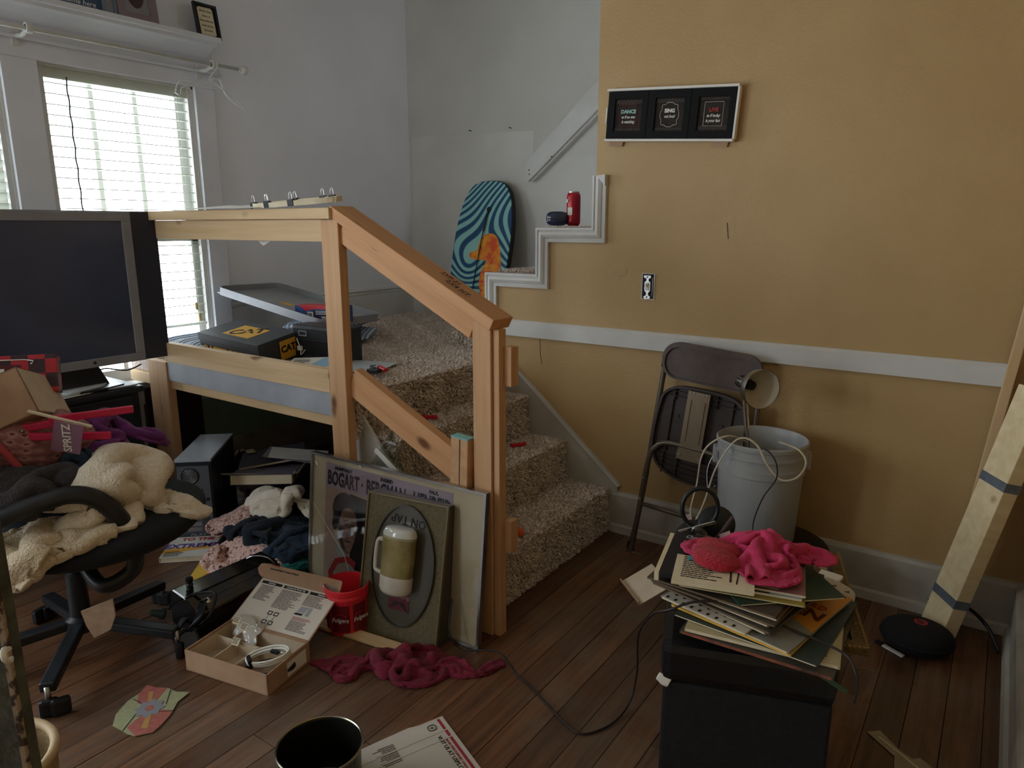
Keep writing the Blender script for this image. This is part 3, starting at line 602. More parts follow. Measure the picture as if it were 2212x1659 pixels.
# ================================================================== ON THE RAIL
pp = thing('paper_sheet', 'crumpled sheet of white paper lying along the top rail', 'paper', (-2.55, 1.752, 1.418), rot=(R(5), 0, 0))
G = cloth(26, 12, .50, .17, lambda u, v: ((u - .5) * .48, (v - .5) * .16, .01 + .004 * np.sin(7 * u)), floor=.0015, steps=10)
G[:, :, 2] = np.maximum(G[:, :, 2], .002) + .004 * np.abs(np.sin(np.linspace(0, 9, 26)))[:, None] * np.linspace(0.3, 1, 12)[None, :]
clothob('sheet', G, M['paper'], pp, .0008)
pk2 = thing('hanging_paper', 'corner of white paper poking out below the top rail', 'paper', (-2.40, 1.768, 1.30))
prism('sheet', [(-.09, .09), (.09, .09), (.06, .0), (-.01, -.028), (-.07, .01)], .0008, M['paper'], pk2, axis='y')
ho = thing('stretched_canvas_hoop', 'white oval stretched fabric hoop held by black binder clips on the top rail', 'hoop', (-2.18, 1.755, 1.424), rot=(R(7), R(-2), 0))
ringprism('hoop_rim', ellipse(0, 0, .235, .075, 40), ellipse(0, 0, .222, .064, 40), .018, M['cream'], ho)
prism('fabric', ellipse(0, 0, .228, .069, 40), .005, M['paper'], ho, base=.010)
for k, (a, fl_) in enumerate(((200, 0), (155, 1), (110, 1), (70, 0), (285, 0), (250, 0), (52, 1))):
    px, py = .228 * math.cos(R(a)), .069 * math.sin(R(a)); g = box('binder_clip', (px, py, .011), (.03, .016, .022), M['black'], ho, bev=.002)
    tube('clip_handle', [(-.008, 0, .01), (-.006, .0, .03), (-.002, .002, .036), (.004, .002, .034), (.008, 0, .01)], .001, M['chrome'], g, sm=4, seg=5)
tube('loose_string', [(.205, .02, .015), (.23, 0, .025), (.245, -.02, .02), (.245, -.03, -.004)], .002, M['cream'], ho, sm=5, seg=5)

# ================================================================== ON THE LANDING
navy = mat('charcoal_box_card', '3c3d42', '44454a', rough=.5, scale=6)
A = Vector((-3.085, 1.90, .868)); B = Vector((-2.682, 1.90, .832)); C2 = Vector((-2.70, 2.13, .866))
mt = frame(B, A - B, C2 - B)          # local x: towards A, y: towards C, z: up or down
if mt.to_3x3().col[2].z < 0: mt = frame(B, C2 - B, A - B)
cx_ = (C2 - B).length; ab = (A - B).length
bt = thing('shoe_box', 'charcoal boot box with yellow panels and black lettering on the landing', 'box', mtx=mt)
lohi('box_body', (.004, .004, -.135), (cx_ - .004, ab - .004, -.01), navy, bt, bev=.002)
lohi('lid', (0, 0, -.035), (cx_, ab, 0), navy, bt, bev=.003)
lohi('logo_panel', (cx_ * .20, ab * .29, 0), (cx_ * .78, ab * .71, .0008), M['yellow_ink'], bt)
text('CAT', .085, M['ink'], bt, loc=(cx_ * .49, ab * .5, .0012), rot=(0, 0, R(-52)), bold=.03, shear=.2)
prism('logo_triangle', [(cx_ * .49 - .012, ab * .5 - .012), (cx_ * .49 + .012, ab * .5 - .02), (cx_ * .49 + .008, ab * .5 + .008)], .0006, M['yellow_ink'], bt, base=.0016)
lohi('label_panel', (cx_ * .52, -.0008, -.11), (cx_ * .94, .0, -.02), M['yellow_ink'], bt)
text('CAT', .045, M['ink'], bt, loc=(cx_ * .73, -.0014, -.062), rot=(R(90), 0, 0), bold=.04)
text('CATERPILLAR', .075, M['yellow_ink'], bt, loc=(-.001, ab * .50, -.085), rot=(R(90), 0, R(-90)), bold=.03, sx=.8)
# fix lettering planes: side faces sit at y=0 (short) and x=0 (long)
tray = thing('framed_tray', 'large grey metal edged panel leaning over the boot box', 'tray', mtx=frame((-3.46, 2.22, 1.0), (1.0, .05, -.165), (.0, 1, -.03)))
Lx, Ly = .80, .42
lohi('panel', (.006, .006, 0), (Lx - .006, Ly - .006, .006), mat('grey_panel', '9b9c9f', '8f9093', rough=.35, scale=5), tray)
ringprism('rim', rrect(0, 0, Lx, Ly, .05), rrect(.007, .007, Lx - .007, Ly - .007, .045), .04, M['silverpl'], tray, base=-.004)
prism('worn_print', ellipse(.36, .17, .05, .02, 20), .0006, M['yellow_ink'], tray, base=.006)
bl = thing('carton', 'small blue carton with a red top and barcode, tipped on the grey tray', 'carton', mtx=frame((-2.955, 2.33, .872), (1, .12, .03), (-.03, .0, 1)))
bluep = mat('blue_print', '34508a', rough=.4); navyp = mat('navy_print', '252d4c', rough=.4)
lohi('carton_body', (0, 0, -.09), (.30, .082, 0), bluep, bl, bev=.002)
prism('red_panel', [(.03, .083), (.30, .083), (.30, .066), (.12, .066), (.075, .055)], .001, M['redplastic'], bl)
lohi('red_top', (.0, .082, -.09), (.30, .083, -.0), M['redplastic'], bl)
prism('navy_panel', [(.075, .015), (.10, .002), (.30, .002), (.30, .06), (.12, .06), (.075, .04)], .001, navyp, bl)
lohi('barcode_label', (.085, .02, .001), (.122, .052, .002), M['paper'], bl)
lines('bars', [(.09 + i * .003, .0915 + i * .003, .036, .022) for i in range(9)], M['ink'], bl, z=.0023)
text('22', .03, M['wh_ink'], bl, loc=(.19, .018, .0015), bold=.04); lines('fine_print', fineprint(.14, .28, .055, .034, .007, 3), M['wh_ink'], bl, z=.0014)
cs = thing('plastic_case', 'black plastic carrying case standing behind the middle post', 'case', (-2.735, 2.12, .732), rot=(0, 0, R(4)))
bm = bmesh.new(); addbox(bm, (.17, .06, .085), (.34, .12, .165), None, .016); bmob('case_body', bm, M['black'], cs)
for z_ in (.10, .05): box('moulded_rib', (.17, -.002, z_), (.29, .006, .006), M['black'], cs, bev=.002)
ringprism('label_recess', [(.06, -.012), (.11, -.012), (.11, .012), (.06, .012)], [(.064, -.008), (.106, -.008), (.106, .008), (.064, .008)], .002, M['silverpl'], cs, loc=(0, -.003, .13), rot=(R(90), 0, 0))
lohi('white_tag', (.045, -.006, .048), (.08, -.004, .07), M['paper'], cs)
tube('zip_tie', [(.045, -.004, .105), (.06, -.014, .095), (.075, -.012, .06), (.072, -.01, .03), (.10, -.008, .055)], .0022, M['wh_ink'], cs, sm=5, seg=5)
def cushion(name, label, x, y, z, sx, sy, h, rz, ry=0, n=22):
    t = thing(name, label, 'cushion', (x, y, z), rot=(0, R(ry), R(rz)), group='striped seat cushions on the landing')
    bm = bmesh.new(); g = []
    m, nt, p = _new('ticking_stripe'); N = nt.nodes; L = nt.links
    tc = N.new('ShaderNodeTexCoord'); sp = N.new('ShaderNodeSeparateXYZ'); L.new(tc.outputs['Object'], sp.inputs[0])
    mu = N.new('ShaderNodeMath'); mu.operation = 'MULTIPLY'; mu.inputs[1].default_value = 300; L.new(sp.outputs[0], mu.inputs[0])
    si = N.new('ShaderNodeMath'); si.operation = 'SINE'; L.new(mu.outputs[0], si.inputs[0])
    c = N.new('ShaderNodeValToRGB'); e = c.color_ramp.elements; e[0].position = .25; e[0].color = srgb('6f86ac'); e[1].position = .5; e[1].color = srgb('dcdcd6'); L.new(si.outputs[0], c.inputs[0])
    L.new(c.outputs[0], p.inputs['Base Color']); p.inputs['Roughness'].default_value = .9
    for s in (1, -1):
        for i in range(n + 1):
            for j in range(n + 1):
                u, v = i / n * 2 - 1, j / n * 2 - 1; e_ = max(0, (1 - u ** 6) * (1 - v ** 6)) ** .5
                g.append(bm.verts.new((u * sx / 2 * (1 - .05 * abs(v) ** 3), v * sy / 2 * (1 - .05 * abs(u) ** 3), h / 2 + s * h / 2 * e_ * (.85 + .15 * math.cos(4 * u * math.pi)))))
    K = (n + 1) ** 2
    for q in (0, 1):
        for i in range(n):
            for j in range(n):
                a = q * K + i * (n + 1) + j; bm.faces.new([g[x_] for x_ in ((a, a + 1, a + n + 2, a + n + 1) if q else (a, a + n + 1, a + n + 2, a + 1))])
    bmesh.ops.remove_doubles(bm, verts=bm.verts, dist=.0004)
    bmob('cover', bm, m, t, smooth=True)
    tube('piping', [(p_[0], p_[1], h / 2) for p_ in rrect(-sx * .475, -sy * .475, sx * .475, sy * .475, .04, 4)], .004, M['paper'], t, closed=True, seg=6); return t
cushion('seat_cushion', 'blue and white striped cushion against the window beside the boot box', -3.24, 2.03, .735, .42, .42, .085, 5)
cushion('seat_cushion', 'lower of the two grey striped cushions behind the middle post', -3.02, 2.62, .738, .46, .42, .055, 38)
cushion('seat_cushion', 'upper of the two grey striped cushions, puffed on top behind the middle post', -3.06, 2.66, .80, .44, .40, .06, 30, -3)
cg = thing('cardboard_piece', 'bent piece of grey card lying on the striped cushions', 'cardboard', (-2.86, 2.50, .80), rot=(0, R(12), R(30)))
prism('card', [(-.09, -.05), (.06, -.06), (.10, -.01), (.085, .03), (-.08, .04)], .012, M['cardin'], cg)
fl2 = thing('flyer', 'pale blue and white leaflet lying behind the lower rail beside the black case', 'leaflet', (-2.47, 2.02, .745), rot=(R(14), R(-4), R(20)))
lohi('leaflet_page', (-.14, -.07, 0), (.11, .09, .002), M['paper'], fl2); prism('blue_cover', [(-.02, -.02), (.10, -.01), (.10, .085), (.02, .08)], .002, mat('sky_print', '9cc0da', rough=.5), fl2, base=.002)
lines('fine_print', fineprint(-.12, -.02, .06, -.05, .014, 9), M['ink'], fl2, z=.0024)
pb = thing('plastic_bag', 'crumpled clear plastic bag on the landing right of the middle post', 'bag', (-2.27, 2.13, .748))
G = cloth(26, 26, .24, .24, crumple(0, 0, .01, .20, .18, 20, hgt=.06, seed=4, w=.24, h=.24), steps=60, fric=.6, seed=4)
clothob('film', G, mat('milky_film', 'cfd6da', rough=.12, spec=.8), pb, .001)
cp = thing('spring_clamp', 'red and black spring clamp on the edge of the landing', 'clamp', (-2.12, 2.05, .752), rot=(0, 0, R(-12)))
beam('jaw', (-.05, .03, .012), (.02, .0, .016), .03, .018, M['black'], cp, .004); beam('jaw', (-.01, -.02, .01), (.06, -.01, .016), .022, .016, M['black'], cp, .004)
beam('red_grip', (.0, .022, .022), (.075, .012, .018), .02, .014, M['redplastic'], cp, .004); tube('spring', [(.0, .0, .02), (.012, .012, .028), (.02, .0, .02)], .004, M['steel'], cp, sm=3)
for lab, lx, ly, lz, rz in (('red plastic stick on the third step, below the landing edge', -1.895, 2.125, .578, 20), ('red plastic stick on the second step beside the right hand post', -1.705, 2.51, .392, 55)):
    t = thing('plastic_stick', lab, 'stick', (lx, ly, lz), rot=(0, 0, R(rz)), group='red plastic sticks on the stairs'); box('stick', (0, 0, 0), (.085 if rz < 50 else .07, .018, .014), M['redplastic'], t, bev=.003); box('end_cap', (.03, 0, .006), (.012, .019, .006), M['redplastic'], t, bev=.001)
og = thing('toy_clip', 'orange plastic clip lying on the lowest step', 'clip', (-1.42, 2.06, .206), rot=(0, 0, R(15)))
tube('hoop', [(-.035, 0, 0), (-.03, 0, .016), (-.005, 0, .022), (.02, 0, .018), (.035, 0, .002)], .008, M['orangepl'], og, sm=4, flat=1.6); box('tab', (.03, 0, .004), (.02, .022, .008), M['orangepl'], og, bev=.002)
# body board
bd = thing('bodyboard', 'blue wavy striped bodyboard with an orange seahorse leaning in the stairwell', 'board', mtx=frame((-2.78, 3.555, .765), (1, -.05, 0), (.07, .20, .87)))
def boardmat():
    m, nt, p = _new('wavy_stripe_print'); N = nt.nodes; L = nt.links; p.inputs['Roughness'].default_value = .22
    tc = N.new('ShaderNodeTexCoord'); sp = N.new('ShaderNodeSeparateXYZ'); L.new(tc.outputs['Object'], sp.inputs[0])
    def mth(op, a, b=None):
        n = N.new('ShaderNodeMath'); n.operation = op
        for i, q in enumerate((a, b)):
            if q is None: continue
            if isinstance(q, (int, float)): n.inputs[i].default_value = q
            else: L.new(q, n.inputs[i])
        return n.outputs[0]
    X, Y_ = sp.outputs[0], sp.outputs[1]
    # bands fan out: vertical-ish near the nose, sweeping to diagonal then flat lower down, with an S ripple
    s1 = mth('SINE', mth('ADD', mth('MULTIPLY', X, 13.0), mth('MULTIPLY', Y_, 7.5)))
    s2 = mth('SINE', mth('ADD', mth('MULTIPLY', X, 19.0), mth('MULTIPLY', Y_, -9.0)))
    top = mth('MULTIPLY', X, 130.0)
    k = mth('SMOOTH_MIN', mth('MULTIPLY', mth('SUBTRACT', .80, Y_), 2.2), 1.0); N_ = k.node; N_.inputs[2].default_value = .3
    ph = mth('ADD', mth('MULTIPLY', Y_, 165.0), mth('MULTIPLY', s1, 5.2)); ph = mth('ADD', ph, mth('MULTIPLY', s2, 2.6))
    mixph = mth('ADD', mth('MULTIPLY', ph, k), mth('MULTIPLY', mth('ADD', top, mth('MULTIPLY', Y_, 60.0)), mth('SUBTRACT', 1.0, k)))
    si = mth('SINE', mixph); v = mth('ADD', mth('MULTIPLY', si, .5), .5)
    c = N.new('ShaderNodeValToRGB'); e = c.color_ramp.elements; e[0].position = .30; e[0].color = srgb('1d4a70'); e[1].position = .62; e[1].color = srgb('8fc4bd')
    q = e.new(.46); q.color = srgb('2f7fa0'); L.new(v, c.inputs[0]); L.new(c.outputs[0], p.inputs['Base Color']); return m
half = [(0.0, .0), (.185, .0), (.205, .03), (.222, .20), (.232, .40), (.228, .58), (.205, .72), (.165, .82), (.10, .875), (0, .885)]
sp_ = [(p_.x, p_.y) for p_ in spline([(a, b_, 0) for a, b_ in half], 4)]
outl = sp_ + [(-a, b_) for a, b_ in sp_[::-1][1:-1]]
prism('foam_core', outl, .035, M['ink'], bd, base=-.037, bev=.006); bdm = boardmat()
bo = prism('printed_deck', [(a * .985, .004 + b_ * .99) for a, b_ in outl], .006, bdm, bd, base=-.002, bev=.002)
# seahorse print: body, belly plates, crest
sh_out = [(.055, .0), (.015, .055), (-.005, .13), (.005, .19), (.025, .225), (.02, .245), (-.03, .245), (-.075, .25), (-.098, .262), (-.10, .285), (-.07, .295), (-.045, .31), (-.04, .345), (-.012, .385), (.03, .40), (.075, .385), (.105, .34), (.125, .28), (.138, .22), (.14, .15), (.125, .08), (.12, .03), (.11, .0)]
sm_ = [(p_.x, p_.y) for p_ in spline([(a, b_, 0) for a, b_ in sh_out], 4)]
orm = mat('seahorse_orange', 'e0562c', 'f0a030', rough=.25, scale=16, lo=.4, hi=.6)
prism('seahorse_print', [(a * 1.12 + .03, b_ * 1.1 + .11) for a, b_ in sm_], .0008, orm, bd, base=.004)
lw = mat('pale_yellow_ink', 'f3cf6a', rough=.3)
for i in range(8):
    y = .145 + i * .028; tube('belly_line', [(.03 + .028 * max(0, 3 - i) * .4, y, .005), (.09, y + .004, .0052), (.145 - .002 * i, y + .012, .005)], .0016, lw, bd, seg=5, sm=3)
tube('belly_line', [(.095, .14, .005), (.07, .22, .005), (.075, .32, .005), (.10, .39, .005)], .0016, lw, bd, seg=5, sm=4)
lathe('eye', [(0, 0), (.006, 0), (.006, .001), (0, .0012)], M['ink'], bd, loc=(.0, .462, .005), seg=12)
lathe('leash_plug', [(0, 0), (.016, 0), (.017, .006), (.012, .012), (0, .013)], M['black'], bd, loc=(.03, .70, .004), seg=18)
tube('leash', [(.03, .70, .014), (.02, .58, .016), (.012, .55, .016), (.0, .40, .014), (-.012, .20, .014), (-.03, .0, .012)], .0035, M['black'], bd, sm=6, seg=6)
tube('leash_cuff', [(.026, .66, .015), (.014, .56, .016)], .006, M['black'], bd, seg=8)
# drink can and mouse on the upper step
cn = thing('drink_can', 'red drink can half hidden by the stair trim', 'can', (-1.735, 3.02, 1.348))
lathe('can_body', [(.024, 0), (.031, .008), (.033, .02), (.033, .135), (.03, .147), (.026, .153)], mat('red_can', 'b4202e', '8a1420', rough=.25, scale=9, metal=.2), cn)
lathe('can_top', [(.0265, .152), (.027, .158), (.024, .158), (.023, .154), (0, .154)], M['steel'], cn, cap=False)
prism('label_patch', [(-.012, .05), (.012, .05), (.012, .085), (-.012, .085)], .002, M['paper'], cn, axis='y', base=-.0345); lathe('can_emblem', [(0, 0), (.009, 0), (.009, .001), (0, .001)], M['paper'], cn, loc=(-.018, -.029, .115), rot=(R(90), 0, R(-35)), seg=14)
ms = thing('dark_blue_case', 'small glossy dark blue case on the upper carpeted step', 'case', (-1.80, 2.98, 1.348), rot=(0, 0, R(22)))
bm = bmesh.new(); bmesh.ops.create_uvsphere(bm, u_segments=24, v_segments=14, radius=1)
for v in bm.verts:
    x_, y_, z_ = v.co; sg = lambda a, e: math.copysign(abs(a) ** e, a); v.co = (sg(x_, .6) * .052, sg(y_, .6) * .032, (sg(z_, .6) + 1) * .034)
bmob('shell', bm, mat('gloss_navy', '1f2540', rough=.12, spec=.7), ms, smooth=True); box('seam', (0, -.002, .034), (.1, .062, .002), M['ink'], ms, bev=.0008)

# ================================================================== ON THE GOLD WALL
sw = thing('light_switch', 'bare metal light switch in a black wall opening with no cover plate', 'switch', (-1.212, YB, 1.105))
ringprism('box_rim', [(-.029, -.054), (.028, -.056), (.03, .052), (-.028, .054)], [(-.025, -.051), (.025, -.051), (.025, .05), (-.025, .05)], .003, M['wall'], sw, rot=(R(90), 0, 0))
lohi('dark_box', (-.025, -.002, -.051), (.025, .001, .05), M['ink'], sw)
prism('yoke', [(-.018, .044), (.012, .044), (.012, .034), (.004, .032), (.003, .022), (.011, .016), (.011, -.018), (.003, -.026), (.003, -.036), (.013, -.044), (.008, -.052), (-.012, -.052), (-.018, -.044), (-.006, -.036), (-.006, -.026), (-.014, -.018), (-.014, .016), (-.006, .022), (-.006, .032), (-.018, .036)], .003, M['steel'], sw, axis='y', base=-.006)
box('toggle_seat', (-.0015, -.0075, -.001), (.017, .004, .032), M['wh_ink'], sw, bev=.002); box('toggle', (-.0015, -.014, .004), (.008, .014, .012), M['wh_ink'], sw, rot=(R(25), 0, 0), bev=.002)
for z_ in (.038, -.044): tube('screw', [(-.003, -.006, z_), (-.003, -.009, z_)], .0035, M['steel'], sw, seg=10)
for z0 in (-.04,): tube('wire', [(.02, -.004, .035), (.021, -.006, .0), (.019, -.004, z0)], .0012, M['wh_ink'], sw, seg=5)
A = Vector((-1.412, YB - .028, 1.693)); TL_ = Vector((-1.405, YB - .028, 1.872)); BR_ = Vector((-.892, YB - .028, 1.660))
sg_ = thing('motto_triptych', 'three black framed mottoes in one torn cardboard tray on the gold wall', 'sign', mtx=frame(A, BR_ - A, TL_ - A))
Wt, Ht = (BR_ - A).length, .18
lohi('tray_back', (-.004, -.006, -.026), (Wt + .004, Ht + .006, -.018), M['card'], sg_)
for n_, lo, hi in (('tray_lip', (-.004, Ht, -.02), (Wt + .006, Ht + .009, .012)), ('tray_lip', (-.002, -.009, -.02), (Wt + .004, 0, .010)), ('tray_lip', (Wt, .0, -.02), (Wt + .008, Ht, .006)), ('tray_lip', (-.006, .06, -.02), (-.001, .12, .004))): lohi(n_, lo, hi, M['paper'], sg_, bev=.001)
for x_ in (.01, Wt - .08):
    prism('cardboard_tab', [(x_, -.008), (x_ + .06, -.008), (x_ + .056, -.028), (x_ - .002, -.026)], .002, M['card'], sg_, base=-.02)
    prism('cardboard_tab', [(x_ + .01, Ht + .008), (x_ + .07, Ht + .008), (x_ + .066, Ht + .014), (x_ + .006, Ht + .016)], .002, M['card'], sg_, base=-.02)
zz = mat('grey_zigzag_ink', '8a8078', rough=.7)
for k, (tt, col_, rws) in enumerate((('DANCE', 'teal_ink', ('as if no one', 'is watching')), ('SING', 'wh_ink', ('out loud',)), ('LIVE', 'red_ink', ('as if today', 'is your last')))):
    w1 = Wt / 3; x0 = k * w1; f_ = thing('frame', None, None); f_.parent = sg_; f_.location = (x0 + .001, 0, 0)
    ww, fw = w1 - .002, .030
    ringprism('frame_edge', [(0, .002), (ww, .002), (ww, Ht - .002), (0, Ht - .002)], [(fw, .028), (ww - fw + .006, .028), (ww - fw + .006, Ht - .03), (fw, Ht - .03)], .014, solid('frame_black', '0c0c0d', .65, spec=.15), f_, base=-.01)
    lohi('print_panel', (fw - .002, .026, -.01), (ww - fw + .008, Ht - .028, -.004), mat('charcoal_print', '2c2825', '38312c', rough=.7, spec=.1, scale=30), f_)
    cx, x1, x2, y1, y2 = (fw + ww - fw + .006) / 2, fw + .003, ww - fw + .003, .031, Ht - .033
    for yy, sgn in ((y2 - .004, 1), (y1 + .006, -1), (y2 - .011, 1) if k != 2 else (y1 + .013, -1)):
        n = 8 if k != 2 else 9; tube('zigzag', [(x1 + (x2 - x1) * i / (2 * n), yy + (.0035 if i % 2 else -.0035), -.0035) for i in range(2 * n + 1)], .0007, zz, f_, seg=4)
    if k == 1: tube('badge_outline', [(cx + (.036 + .0025 * math.cos(8 * a)) * math.copysign(abs(math.cos(a)) ** .6, math.cos(a)), (y1 + y2) / 2 + (.042 + .0025 * math.cos(8 * a)) * math.copysign(abs(math.sin(a)) ** .7, math.sin(a)), -.003) for a in [i * math.pi / 32 for i in range(64)]], .0008, M['wh_ink'], f_, closed=True, seg=4)
    else: tube('badge_outline', [(cx - .036, (y1 + y2) / 2 - .042, -.003), (cx + .036, (y1 + y2) / 2 - .042, -.003), (cx + .036, (y1 + y2) / 2 + .042, -.003), (cx - .036, (y1 + y2) / 2 + .042, -.003)], .0008, M['wh_ink' if k == 2 else 'red_ink'], f_, closed=True, seg=4)
    cy = (y1 + y2) / 2; text(tt, .019, M[col_], f_, loc=(cx, cy + .014, -.003), bold=.04, name='motto')
    for i, s in enumerate(rws): text(s, .0155, M['wh_ink'], f_, loc=(cx, cy - .006 - i * .018, -.003), shear=.3, bold=.015, sx=.8, name='motto')

ob_ = thing('small_orange_bottle', 'tiny orange and white bottle on the landing in the corner beside the window', 'bottle', (-3.44, 2.33, .735)); lathe('bottle_body', [(0, 0), (.014, 0), (.015, .05), (.008, .062), (.008, .07), (0, .07)], M['orangepl'], ob_, seg=16); lathe('cap', [(0, .07), (.009, .07), (.009, .085), (0, .086)], M['paper'], ob_, seg=14)
# ================================================================== LEFT SIDE
dr = thing('dresser', 'black wooden dresser under the television', 'dresser', (-3.04, 1.0, 0))
dk = mat('black_stained_wood', '15181f', '1e222b', rough=.45, scale=3, stretch=(1, 6, 30), bump=.3)
lohi('carcass', (-.42, -.62, .05), (-.012, .545, .645), dk, dr, bev=.003); lohi('top_board', (-.43, -.64, .645), (.012, .562, .672), dk, dr, bev=.008); lohi('plinth', (-.41, -.60, 0), (-.02, .53, .06), dk, dr)
for k in range(3):
    z0 = .085 + k * .187; d_ = lohi('drawer', (-.03, -.59, z0), (.0, .515, z0 + .175), dk, dr, bev=.005)
    for y in (-.3, .3): lathe('knob', [(.006, 0), (.007, .012), (.016, .02), (.014, .028), (0, .03)], M['black'], d_, loc=(.015, y, 0), rot=(0, R(90), 0), seg=14)
tv = thing('television', 'large silver framed flat television with black side wings on the dresser', 'television', (-3.10, 1.11, .765), rot=(0, 0, R(0)))
lohi('back_shell', (-.11, -.50, .02), (-.02, .58, .62), M['black'], tv, bev=.02)
hazed_screen = mat('flare_tinted_screen_black', '323e58', '384664', rough=.2, spec=.6, scale=3)  # dark screen with blue flare haze put into its base colour
lohi('side_wings', (-.03, -.62, .004), (.0, .622, .640), mat('wing_plastic', '2a3040', rough=.35), tv, bev=.003)  # black wings, lightened blue by the same flare haze
for n_, a, b_ in (('bezel', (-.5, .004), (.507, .04)), ('bezel', (-.5, .603), (.507, .640)), ('bezel', (.468, .04), (.507, .603)), ('bezel', (-.5, .04), (-.461, .603))): lohi(n_, (-.02, a[0], a[1]), (.008, b_[0], b_[1]), M['silverpl'], tv, bev=.002)
lohi('screen', (-.015, -.461, .04), (.003, .468, .603), hazed_screen, tv)
lathe('power_button', [(0, 0), (.006, 0), (.006, .003), (0, .003)], M['black'], tv, loc=(.008, .29, .024), rot=(0, R(90), 0), seg=12)
lohi('top_trim', (-.028, -.62, .640), (-.005, .622, .644), M['silverpl'], tv)
sd = prism('stand_neck', [(-.03, -.086), (.36, -.086), (.31, .03), (.18, .03), (.155, -.05), (.02, -.075)], .05, M['black'], tv, axis='x', base=-.08, bev=.004)
prism('stand_foot', [(-.20, .06), (.04, .06), (.055, .30), (.03, .39), (-.20, .39)], .012, M['black'], tv, base=-.092, bev=.003)
tube('power_lead', [(-.06, .12, .0), (-.03, .06, -.045), (.02, .0, -.07), (.04, -.08, -.086), (.0, -.2, -.088)], .003, M['black'], tv, sm=5, seg=6)
tube('side_lead', [(-.03, .50, -.02), (.0, .42, -.03), (-.02, .34, -.012), (-.05, .30, -.03)], .003, M['ink'], tv, sm=5, seg=6)
for i in range(1):
    dp = thing('paper_plate_stack', 'shiny white paper sleeve stack lying on the dresser beneath the television', 'papers', (-3.16, 1.29, .674), rot=(0, 0, R(10)))
    lohi('sheet_under', (-.15, -.14, 0), (.12, .14, .002), M['paper'], dp)
    for k in range(5): prism('sleeve', [(p_[0] + .01, p_[1] + .01 * k) for p_ in rrect(-.10, -.11, .10, .11, .05, 6)], .0015, mat('shiny_white_card', 'dfe4ea', rough=.2), dp, base=.003 + k * .0028, rot=(0, 0, R(k * 3)))
nt_ = thing('grey_booklet', 'thin grey booklet lying flat at the right front corner of the dresser', 'booklet', (-3.09, 1.49, .674), rot=(0, 0, R(-6)))
prism('cover', [(-.04, -.075), (.05, -.07), (.045, .055), (-.045, .05)], .006, M['greyboard'], nt_, bev=.001)
pc = thing('computer_tower', 'upright desktop computer with pale grey top and a dark back of sockets', 'computer', mtx=frame((-2.735, 1.655, 0), (-.11, -.10, 0), (-.70, .65, 0)))
if pc.matrix_world.to_3x3().col[2].z < 0: pc.matrix_world = frame((-2.845, 1.555, 0), (.11, .10, 0), (-.70, .65, 0))
darkcase = mat('dark_steel_case', '20252c', rough=.35)
pw_, pl_, ph_ = .152, .39, .365
lohi('case', (.003, .004, .01), (pw_ - .003, pl_, ph_ - .012), darkcase, pc, bev=.003); lohi('top_panel', (0, 0, ph_ - .012), (pw_, pl_, ph_), mat('pale_blue_grey_panel', 'a3aab4', rough=.28, scale=3), pc, bev=.002)
for x_ in (.02, .12): 
    for y_ in (.03, .34): lathe('foot', [(.012, 0), (.012, .011), (0, .011)], M['black'], pc, loc=(x_, y_, 0), seg=10)
metg = mat('zinc_panel', '6b7078', rough=.4, metal=.6)
lohi('back_plate', (.008, -.002, .02), (pw_ - .012, .006, ph_ - .03), metg, pc)
lathe('fan_grille', [(.036, 0), (.038, .002), (.034, .004)], M['ink'], pc, loc=(.06, -.003, .29), rot=(R(90), 0, 0), cap=False)
for r_ in (.03, .022, .014): tube('grille_ring', [(.06 + r_ * math.cos(a * .3), -.005, .29 + r_ * math.sin(a * .3)) for a in range(21)], .0012, M['steel'], pc, closed=True, seg=5)
bm = bmesh.new()
for i in range(9):
    for j in range(4): addbox(bm, (.035 + i * .009, -.0028, .20 + j * .009), (.006, .001, .006))
for i in range(4):
    for j in range(7): addbox(bm, (.10 + i * .008, -.0028, .04 + j * .01), (.005, .001, .007))
bmob('vent_holes', bm, M['ink'], pc)
for i in range(5): lohi('slot_cover', (.03, -.004, .035 + i * .026), (.09, -.002, .052 + i * .026), M['steel'], pc)
for (x_, z_, w_, h_) in ((.03, .175, .016, .02), (.055, .172, .03, .012), (.10, .17, .012, .016), (.12, .175, .012, .014)): lohi('socket', (x_, -.006, z_), (x_ + w_, -.002, z_ + h_), M['ink'], pc)

# office chair ------------------------------------------------------
ch = thing('office_chair', 'black swivel office chair heaped with clothes', 'chair', (-2.30, .90, 0))
for k, a in enumerate((31, 103, 175, 247, 319)):
    ca, sa = math.cos(R(a)), math.sin(R(a))
    l_ = beam('base_leg', (ca * .03, sa * .03, .115), (ca * .31, sa * .31, .085), .042, .030, M['black'], ch, .006)
    c_ = box('caster', (ca * .315, sa * .315, .028), (.022, .05, .052), M['black'], ch, rot=(0, 0, R(a + 20)), bev=.01)
    c2 = box('caster', (ca * .315 + .03 * -sa, sa * .315 + .03 * ca, .028), (.022, .05, .052), M['black'], ch, rot=(0, 0, R(a + 20)), bev=.01)
    tube('caster_stem', [(ca * .31, sa * .31, .04), (ca * .31, sa * .31, .09)], .008, M['steel'], ch)
lathe('gas_column', [(.045, .09), (.045, .13), (.03, .14), (.028, .28), (.018, .285), (.018, .40)], M['black'], ch)
box('seat_plate', (0, 0, .405), (.2, .16, .03), M['black'], ch, bev=.006)
bm = bmesh.new(); bmesh.ops.create_uvsphere(bm, u_segments=36, v_segments=16, radius=1)
for v in bm.verts:
    x_, y_, z_ = v.co; rr_ = math.hypot(x_, y_); f = (rr_ ** .45) / max(rr_, 1e-6); v.co = (x_ * f * .30, y_ * f * .31, z_ * .055 + .02 * (rr_ ** 3) * (x_ / max(rr_, .01)))
